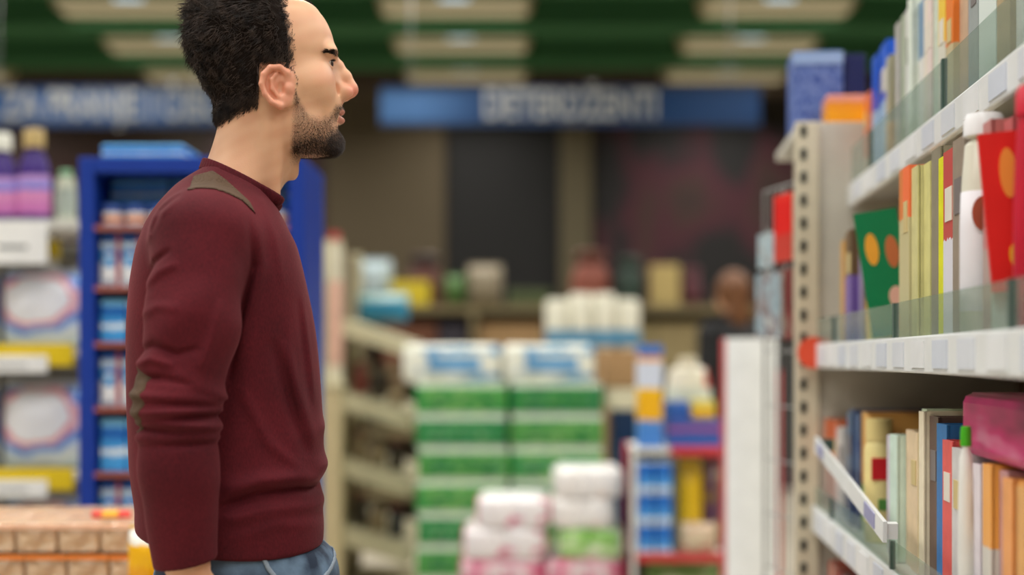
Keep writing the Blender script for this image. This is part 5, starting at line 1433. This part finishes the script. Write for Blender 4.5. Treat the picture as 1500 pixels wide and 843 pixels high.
fill(TOPB, [
    (1250, 1262, (226, 110, 70), (220, 200, 180), 0.21, 0.3), (1262, 1286, (22, 92, 204), (150, 190, 226), 0.28, 0.55), (1286, 1300, (176, 168, 152), (196, 150, 90), 0.23, 0.4), (1300, 1312, (190, 184, 172), None, 0.28, 0),
    (1312, 1326, (232, 232, 226), None, 0.285, 0), (1326, 1334, (110, 150, 180), (226, 224, 220), 0.265, 0.6), (1334, 1346, (230, 226, 216), None, 0.268, 0), (1346, 1358, (220, 208, 190), None, 0.245, 0), (1358, 1368, (236, 196, 70), (226, 222, 206), 0.228, 0.62),
    (1368, 1378, (240, 130, 50), (206, 190, 150), 0.212, 0.6), (1378, 1390, (196, 180, 140), None, 0.20, 0), (1390, 1400, (170, 176, 180), None, 0.225, 0), (1400, 1412, (160, 176, 166), None, 0.245, 0),
    (1412, 1440, (240, 170, 120), (226, 236, 232), 0.34, 0.52), (1440, 1458, (190, 150, 120), None, 0.33, 0), (1458, 1480, (232, 230, 224), None, 0.33, 0), (1480, 1494, (104, 92, 150), None, 0.34, 0), (1494, 1520, (226, 222, 216), None, 0.33, 0)], 0.31, 1.1)
fill(MIDB, [
    (1218, 1228, (226, 150, 60), None, 0.225, 0), (1228, 1242, (110, 80, 60), (118, 92, 170), 0.235, 0.6), (1242, 1252, (150, 140, 160), None, 0.235, 0), (1252, 1264, (232, 196, 70), None, 0.22, 0), (1264, 1304, None, None, 0, 0), (1304, 1322, (240, 130, 80), (206, 196, 150), 0.285, 0.70), (1322, 1340, (226, 214, 150), None, 0.28, 0), (1340, 1352, (150, 136, 110), None, 0.285, 0), (1352, 1364, (228, 216, 30), None, 0.265, 0),
    (1364, 1380, (206, 80, 76), (228, 226, 236), 0.265, 0.52), (1380, 1396, (164, 146, 130), None, 0.27, 0), (1396, 1422, None, None, 0, 0), (1422, 1446, (200, 110, 106), (176, 150, 140), 0.27, 0.4), (1446, 1500, None, None, 0, 0)], 0.26, 1.1)
fill(LOWB, [
    (1196, 1214, (222, 120, 90), (200, 170, 160), 0.20, 0.6), (1214, 1226, (200, 190, 180), None, 0.19, 0), (1226, 1246, (70, 90, 140), (40, 60, 110), 0.235, 0.5), (1246, 1262, (226, 176, 90), (160, 190, 110), 0.235, 0.4), (1262, 1286, None, None, 0, 0),
    (1286, 1306, (220, 216, 208), None, 0.21, 0), (1306, 1326, (230, 216, 160), None, 0.225, 0), (1326, 1340, (228, 222, 206), None, 0.262, 0), (1340, 1352, (96, 76, 70), None, 0.25, 0), (1352, 1366, (44, 122, 180), None, 0.242, 0), (1366, 1380, (228, 84, 84), None, 0.222, 0),
    (1380, 1396, (206, 210, 208), None, 0.215, 0), (1396, 1420, (230, 230, 226), None, 0.205, 0), (1420, 1432, (232, 176, 80), (220, 216, 206), 0.205, 0.5), (1432, 1444, (186, 160, 156), None, 0.20, 0), (1444, 1472, (236, 172, 90), None, 0.195, 0), (1472, 1500, (214, 160, 106), None, 0.195, 0)], 0.2, 1.1)

# ---- single things that stand out on the shelves
def place(px, py, n):
    s = s_of(px, n); return s, CAM_Z + (HORIZON - py) * (s * math.cos(YAW) - n * math.sin(YAW)) / FPX
# green picture book facing out, tapering because it leans back into the row
def cover_book(name, label, s, n, zb, W, H, T, m, lean_n, rot, art=(), roll=0.0):
    t = thing(name, label, 'book', SP(s, n, zb), 0)
    t.rotation_euler = (lean_n, roll, -YAW + rot)
    MB().box((-W/2, 0.0, 0), (W/2, 0.004, H)).build('cover', m, t)
    MB().box((-W/2 + 0.003, 0.004, 0.003), (W/2 - 0.003, T - 0.004, H - 0.003)).build('pages', PAGES, t)
    MB().box((-W/2, T - 0.004, 0), (W/2, T, H)).build('back_cover', m, t)
    for (u, v, ru, rv, c) in art:
        MB().lathe([(0, 0.0002), (1, 0.0002), (1, 0.0014), (0, 0.0014)], 18, Matrix.Translation((u*W, 0, v*H)) @ Matrix.Rotation(math.pi/2, 4, 'X') @ Matrix.Diagonal((ru, rv, 1, 1)) ).build('picture', mat('picture_%d_%d_%d' % c, c, 0.5), t)
    return t
cover_book('book', 'green picture book with orange animals leaning on the middle shelf', 2.66, 0.474, 1.262, 0.078, 0.232, 0.02, mat('cover_green', (10, 128, 78), 0.35), 0.0, -0.15, [(-0.2, 0.70, 0.012, 0.03, (246, 170, 50)), (0.25, 0.66, 0.012, 0.03, (200, 110, 60)), (0.2, 0.30, 0.014, 0.02, (236, 180, 160)), (0.2, 0.10, 0.012, 0.016, (214, 110, 90))], roll=-0.15)
s, z = place(1405, 480, 0.428)
t = bottle('bottle', 'tall white bottle with brown round emblem on the middle shelf', SP(s, 0.448, 0).x, SP(s, 0.448, 0).y, 1.248, 0.285, 0.030, mat('bottle_white', (224, 222, 206), 0.4), mat('cap_white_gloss', (236, 236, 238), 0.3), mat('white_label', (236, 234, 240), 0.4), flat=0.9, cap_h=0.10, neck=0.86, cap_r=0.86, rz=-YAW)
MB().lathe([(0, -0.001), (1, -0.001), (1, 0.001), (0, 0.001)], 20, Matrix.Translation((-0.008, -0.029, 0.155)) @ Matrix.Rotation(math.pi/2, 4, 'X') @ Matrix.Diagonal((0.014, 0.022, 1, 1))).build('emblem', mat('emblem_brown', (170, 84, 60), 0.5), t)
cover_book('book', 'red picture book with yellow suns leaning at the near end of the middle shelf', 1.735, 0.447, 1.30, 0.044, 0.19, 0.012, mat('cover_red', (232, 40, 36), 0.35), 0.0, -0.1, [(0.18, 0.74, 0.010, 0.03, (255, 150, 60)), (0.22, 0.22, 0.009, 0.016, (255, 196, 40))], roll=-0.09)
cover_book('book', 'pale mint booklet below the red picture book', 1.75, 0.446, 1.248, 0.035, 0.13, 0.012, mat('cover_mint', (214, 232, 222), 0.4), 0.0, -0.1)
s, z = place(1492, 240, 0.45)
bottle('bottle', 'crimson bottle under the top shelf at the near end', SP(1.66, 0.455, 0).x, SP(1.66, 0.455, 0).y, 1.248, 0.28, 0.026, mat('bottle_crimson', (196, 30, 54), 0.35), mat('cap_crimson', (206, 36, 60), 0.35), None, flat=0.9, cap_h=0.12, cap_r=0.9, neck=0.88)
# grey book top between upper shelf and yellow spine
s, z = place(1275, 660, 0.405)
t = thing('jar', 'cream jar with red label on the lower shelf', 'jar', SP(2.66, 0.447, 0.8832), -YAW)
MB().lathe([(0, 0), (0.026, 0), (0.027, 0.01), (0.027, 0.17), (0.022, 0.185), (0, 0.185)], 20).build('body', mat('jar_cream', (232, 216, 150), 0.4), t, True)
MB().lathe([(0.0, 0.185), (0.024, 0.185), (0.024, 0.225), (0, 0.225)], 20).build('lid', mat('jar_lid_cream', (226, 206, 140), 0.4), t, True)
MB().box((-0.018, -0.0285, 0.115), (0.014, -0.024, 0.155)).build('label_panel', mat('label_red', (204, 22, 34), 0.4), t)
MB().box((-0.006, -0.0285, 0.06), (0.012, -0.024, 0.08)).build('label_mark', mat('label_green', (80, 140, 60), 0.4), t)
t = bottle('bottle', 'white bottle with leaf green cap on the lower shelf', SP(s_of(1402, 0.4195), 0.4195, 0).x, SP(s_of(1402, 0.4195), 0.4195, 0).y, 0.882, 0.25, 0.010, mat('bottle_white2', (230, 230, 226), 0.4), mat('cap_leaf', (70, 170, 30), 0.4), None, flat=1.0, cap_h=0.10, cap_r=0.7, neck=0.84)
# magenta gift bag and orange cartons at the near end of the lower shelf
c = carton('gift_box', 'magenta box lying over the orange books on the lower shelf', 'box', 0, 0.16, 1.0905, 1.175, 0, 0.42, mat_blotch('magenta_film', [(110, 10, 60), (170, 8, 90), (200, 10, 108), (214, 110, 150)], 2.2, 0.35), rz=-YAW, ch=0.012)
c.location = SP(1.76, 0.52, 1.0905)
# red and orange boxes on the bottom shelf
for i in range(6):
    s = 3.22 - i * 0.17
    c = [(226, 70, 40), (150, 30, 40), (232, 110, 50), (196, 40, 50), (120, 40, 50), (230, 90, 50)][i]
    carton('carton', '%s carton from the end panel on the bottom shelf, %s' % (ordinal(i + 1), ['orange-red', 'dark red', 'orange', 'crimson', 'maroon', 'vermilion'][i]), 'box', 0, 0.22, 0.47, 0.47 + 0.30, 0, 0.15, mat_blotch('redbox_%d' % i, [c, tuple(int(v * 0.6) for v in c), (236, 220, 200)], 3, 0.4), rz=-YAW, group='cartons on the bottom shelf').location = SP(s - 0.08, 0.54, 0.4716)
# ---- next bay beyond the end panel: top board with cartons, magazines facing the aisle
rk2 = thing('magazine_rack', 'white magazine rack beyond the slotted end panel', 'rack', SP(0, 0, 0), -YAW)
MB().box((0.372, S_END + 0.025, ZTOP - 0.02), (N_BACK, 3.80, ZTOP)).build('top_board', PAN, rk2)
MB().box((N_BACK - 0.02, S_END + 0.025, 0), (N_BACK, 3.80, ZTOP - 0.02)).build('back_panel', PAN, rk2)
MB().box((0.42, 3.78, 0), (N_BACK - 0.02, 3.80, ZTOP - 0.02)).build('side_panel', PAN, rk2)
for z in (1.40, 1.05, 0.70, 0.35):
    MB().box((0.43, S_END + 0.025, z - 0.02), (N_BACK - 0.02, 3.78, z)).build('shelf', PAN, rk2)
# a wire grid turned towards the aisle carries the magazines in clips
GO = Vector((0.662, 3.365, 0.0)); GA = 0.19
gp = thing('wire_grid', 'upright wire grid for magazines beside the slotted end panel', 'rack', GO, GA)
STEEL = mat('grid_steel', (176, 178, 178), 0.35, 0.6)
for k in range(5):
    MB().tube([(0.012, 0.01 + 0.05 * k, 0.0 if k in (0, 4) else 0.70), (0.012, 0.01 + 0.05 * k, 1.64)], 0.0035 if k in (0, 4) else 0.002, 6).build('upright_wire', STEEL, gp)
for k in range(8):
    MB().tube([(0.012, 0.01, 0.70 + 0.134 * k), (0.012, 0.21, 0.70 + 0.134 * k)], 0.002, 6).build('cross_wire', STEEL, gp)
MB().box((-0.05, -0.01, 0), (0.07, 0.23, 0.012), ch=0.002).build('foot', STEEL, gp)
def mag(label, u0, u1, z0, z1, off, m):
    c = Vector((math.cos(GA), math.sin(GA), 0)); d = Vector((-math.sin(GA), math.cos(GA), 0))
    t = thing('magazine', label, 'magazine', GO + d * u0 + c * off + Vector((0, 0, z0)), GA, 'magazines on the wire grid')
    W = u1 - u0; H = z1 - z0
    MB().box((-0.0015, 0, 0), (0.0, W, H)).build('cover', m, t)
    MB().box((0.0, 0.001, 0.001), (0.004, W - 0.001, H - 0.001)).build('pages', PAGES, t)
    MB().box((0.0, W*0.4, H), (0.0045, W*0.6, H + 0.012)).build('clip', STEEL, t)
    return t
mag('bright red magazine at the top of the wire grid', 0.0, 0.115, 1.452, 1.615, 0.002, mat_print('mag_red', [(0, (206, 70, 60)), (0.4, (230, 44, 40)), (0.9, (240, 60, 50))], rough=0.25))
mag('glossy grey-blue magazine on the wire grid, below the red one', 0.055, 0.225, 1.27, 1.43, -0.004, mat_blotch('mag_grey', [(120, 140, 150), (170, 190, 200), (130, 110, 110), (206, 214, 216)], 3, 0.2))
mag('pale blue magazine beside the red one on the wire grid', 0.12, 0.225, 1.445, 1.53, 0.002, mat_blotch('mag_blue', [(150, 176, 186), (190, 208, 214), (140, 130, 130)], 3, 0.2))
mag('dark maroon magazine on the wire grid next to the end panel', 0.0, 0.10, 1.265, 1.435, 0.004, mat_blotch('mag_maroon', [(90, 40, 44), (130, 60, 60), (150, 130, 120)], 3, 0.25))
# cartons on top
def carton_s(label, s, n0, n1, z0, z1, dep, m, **k):
    c = carton('carton', label, 'box', 0, n1 - n0, z0, z1, 0, dep, m, rz=-YAW, **k)
    c.location = SP(s + dep/2, (n0+n1)/2, z0); return c
NVY = mat_blotch('navy_print', [(40, 58, 130), (58, 84, 160), (110, 130, 186), (70, 96, 170), (40, 54, 120)], 7, 0.4, (1, 1, 1))
s_ = 3.45
def nn(px): return (px - 930) * s_ / FPX
carton_s('tall indigo patterned carton standing on top beyond the end panel', 3.45, nn(1157), nn(1229), ZTOP + 0.002, 1.22 + (525 - 80) * 3.45 / FPX, 0.12, NVY, panel=(mat_print('navy_top', [(0, (150, 176, 220)), (0.9, (130, 160, 210))]), 0.0, 1.0, 0.84, 0.995))
carton_s('dark navy carton next to the tall indigo one', 3.46, nn(1231), nn(1262), ZTOP + 0.002, 1.22 + (525 - 84) * 3.45 / FPX, 0.1, mat('navy_dark', (22, 30, 84), 0.4))
carton_s('small orange box lying on the end panel top', 3.34, nn(1200) - 0.005, nn(1258) - 0.012, ZTOP + 0.002, 1.22 + (525 - 146) * 3.36 / FPX, 0.09, mat_print('orange_print', [(0, (240, 160, 20)), (0.5, (236, 150, 30)), (0.75, (226, 150, 130))], wob=0.1))

# ================================================================== shopper in black, far behind
def build_shopper():
    Y = 8.0; X = at(1072, 0, Y).x
    root = thing('person', 'distant shopper in a black coat with brown hair behind the white column', 'person', (X, Y, 0), math.radians(128))
    def W_(V): return V * 1e-3
    def fb(P):
        S = sym(P)
        f = ell(P, (4, 0, 1590), (92, 74, 112)); f = smin(f, ell(P, (40, 0, 1530), (55, 52, 60)), 30)
        f = smin(f, ell(P, (100, 0, 1570), (14, 12, 20)), 12)
        f = smin(f, chain(P, [(-15, 0, 1500), (-20, 0, 1380)], [54, 60], 20), 20)
        f = smin(f, ell(P, (-10, 0, 1180), (90, 150, 200)), 40)
        f = smin(f, chain(S, [(-10, -170, 1350), (-20, -210, 1080), (60, -190, 850), (80, -185, 780)], [46, 40, 30, 28], 16), 30)
        f = smin(f, chain(S, [(0, -80, 880), (0, -90, 480), (-10, -95, 60), (70, -98, 30)], [80, 56, 40, 30], 20), 30)
        for k in range(4): f = smin(f, cap(S, (75 + 6*k, -185 + k*4, 770), (85 + 8*k - 14, -182 + 3*k, 690 + 8*k), 9, 7), 6)
        return f
    V, Q = surface(fb, (-150, -280, 0), (160, 280, 1720), 9.0)
    link('body', np_mesh('body', W_(V), Q), mat('skin_far', (206, 156, 122), 0.55), root)
    def fh(P):
        f = ell(P, (-12, 0, 1600), (104, 88, 116)); f = smin(f, ell(P, (-55, 0, 1480), (52, 78, 110)), 30)
        return smax(f, -ell(P, (95, 0, 1550), (72, 66, 92)), 12)
    V, Q = surface(fh, (-150, -120, 1340), (130, 120, 1740), 8.0)
    link('hair', np_mesh('hair', W_(V), Q), mat('hair_brown', (110, 70, 40), 0.5, var=0.2, scale=40), root)
    def fc(P):
        S = sym(P)
        f = ell(P, (-5, 0, 1260), (125, 190, 170)); f = smin(f, ell(P, (-5, 0, 950), (140, 190, 280)), 60)
        f = smin(f, chain(S, [(-10, -178, 1350), (-20, -225, 1090), (50, -200, 870)], [76, 62, 48], 16), 30)
        f = smin(f, chain(P, [(-18, 0, 1440), (-15, 0, 1400)], [68, 80], 10), 20)
        return smax(f, 700 - P[:, 2], 8) - 2.0 * np.sin(P[:, 2] / 26 + P[:, 1] / 40)
    V, Q = surface(fc, (-200, -320, 690), (200, 320, 1530), 9.0)
    link('coat', np_mesh('coat', W_(V), Q), mat('coat_black', (22, 22, 24), 0.8), root)
    def fl(P):
        S = sym(P)
        return np.maximum(chain(S, [(0, -80, 900), (0, -90, 480), (-10, -95, 90)], [92, 68, 56], 20), 70 - P[:, 2])
    V, Q = surface(fl, (-120, -200, 60), (120, 200, 1000), 10.0)
    link('trousers', np_mesh('trousers', W_(V), Q), mat('trousers_dark', (40, 42, 50), 0.8), root)
    for s in (-1, 1):
        def fs(P, s=s):
            Q_ = P.copy(); Q_[:, 1] -= s * 97
            return smax(ell(Q_, (40, 0, 30), (135, 46, 60)), -Q_[:, 2], 4)
        V, Q = surface(fs, (-120, s*97 - 60, -6), (190, s*97 + 60, 110), 7.0)
        link('shoe', np_mesh('shoe', W_(V), Q), mat('shoe_black', (30, 28, 28), 0.5), root)
    return root

build_shopper()
build_man()
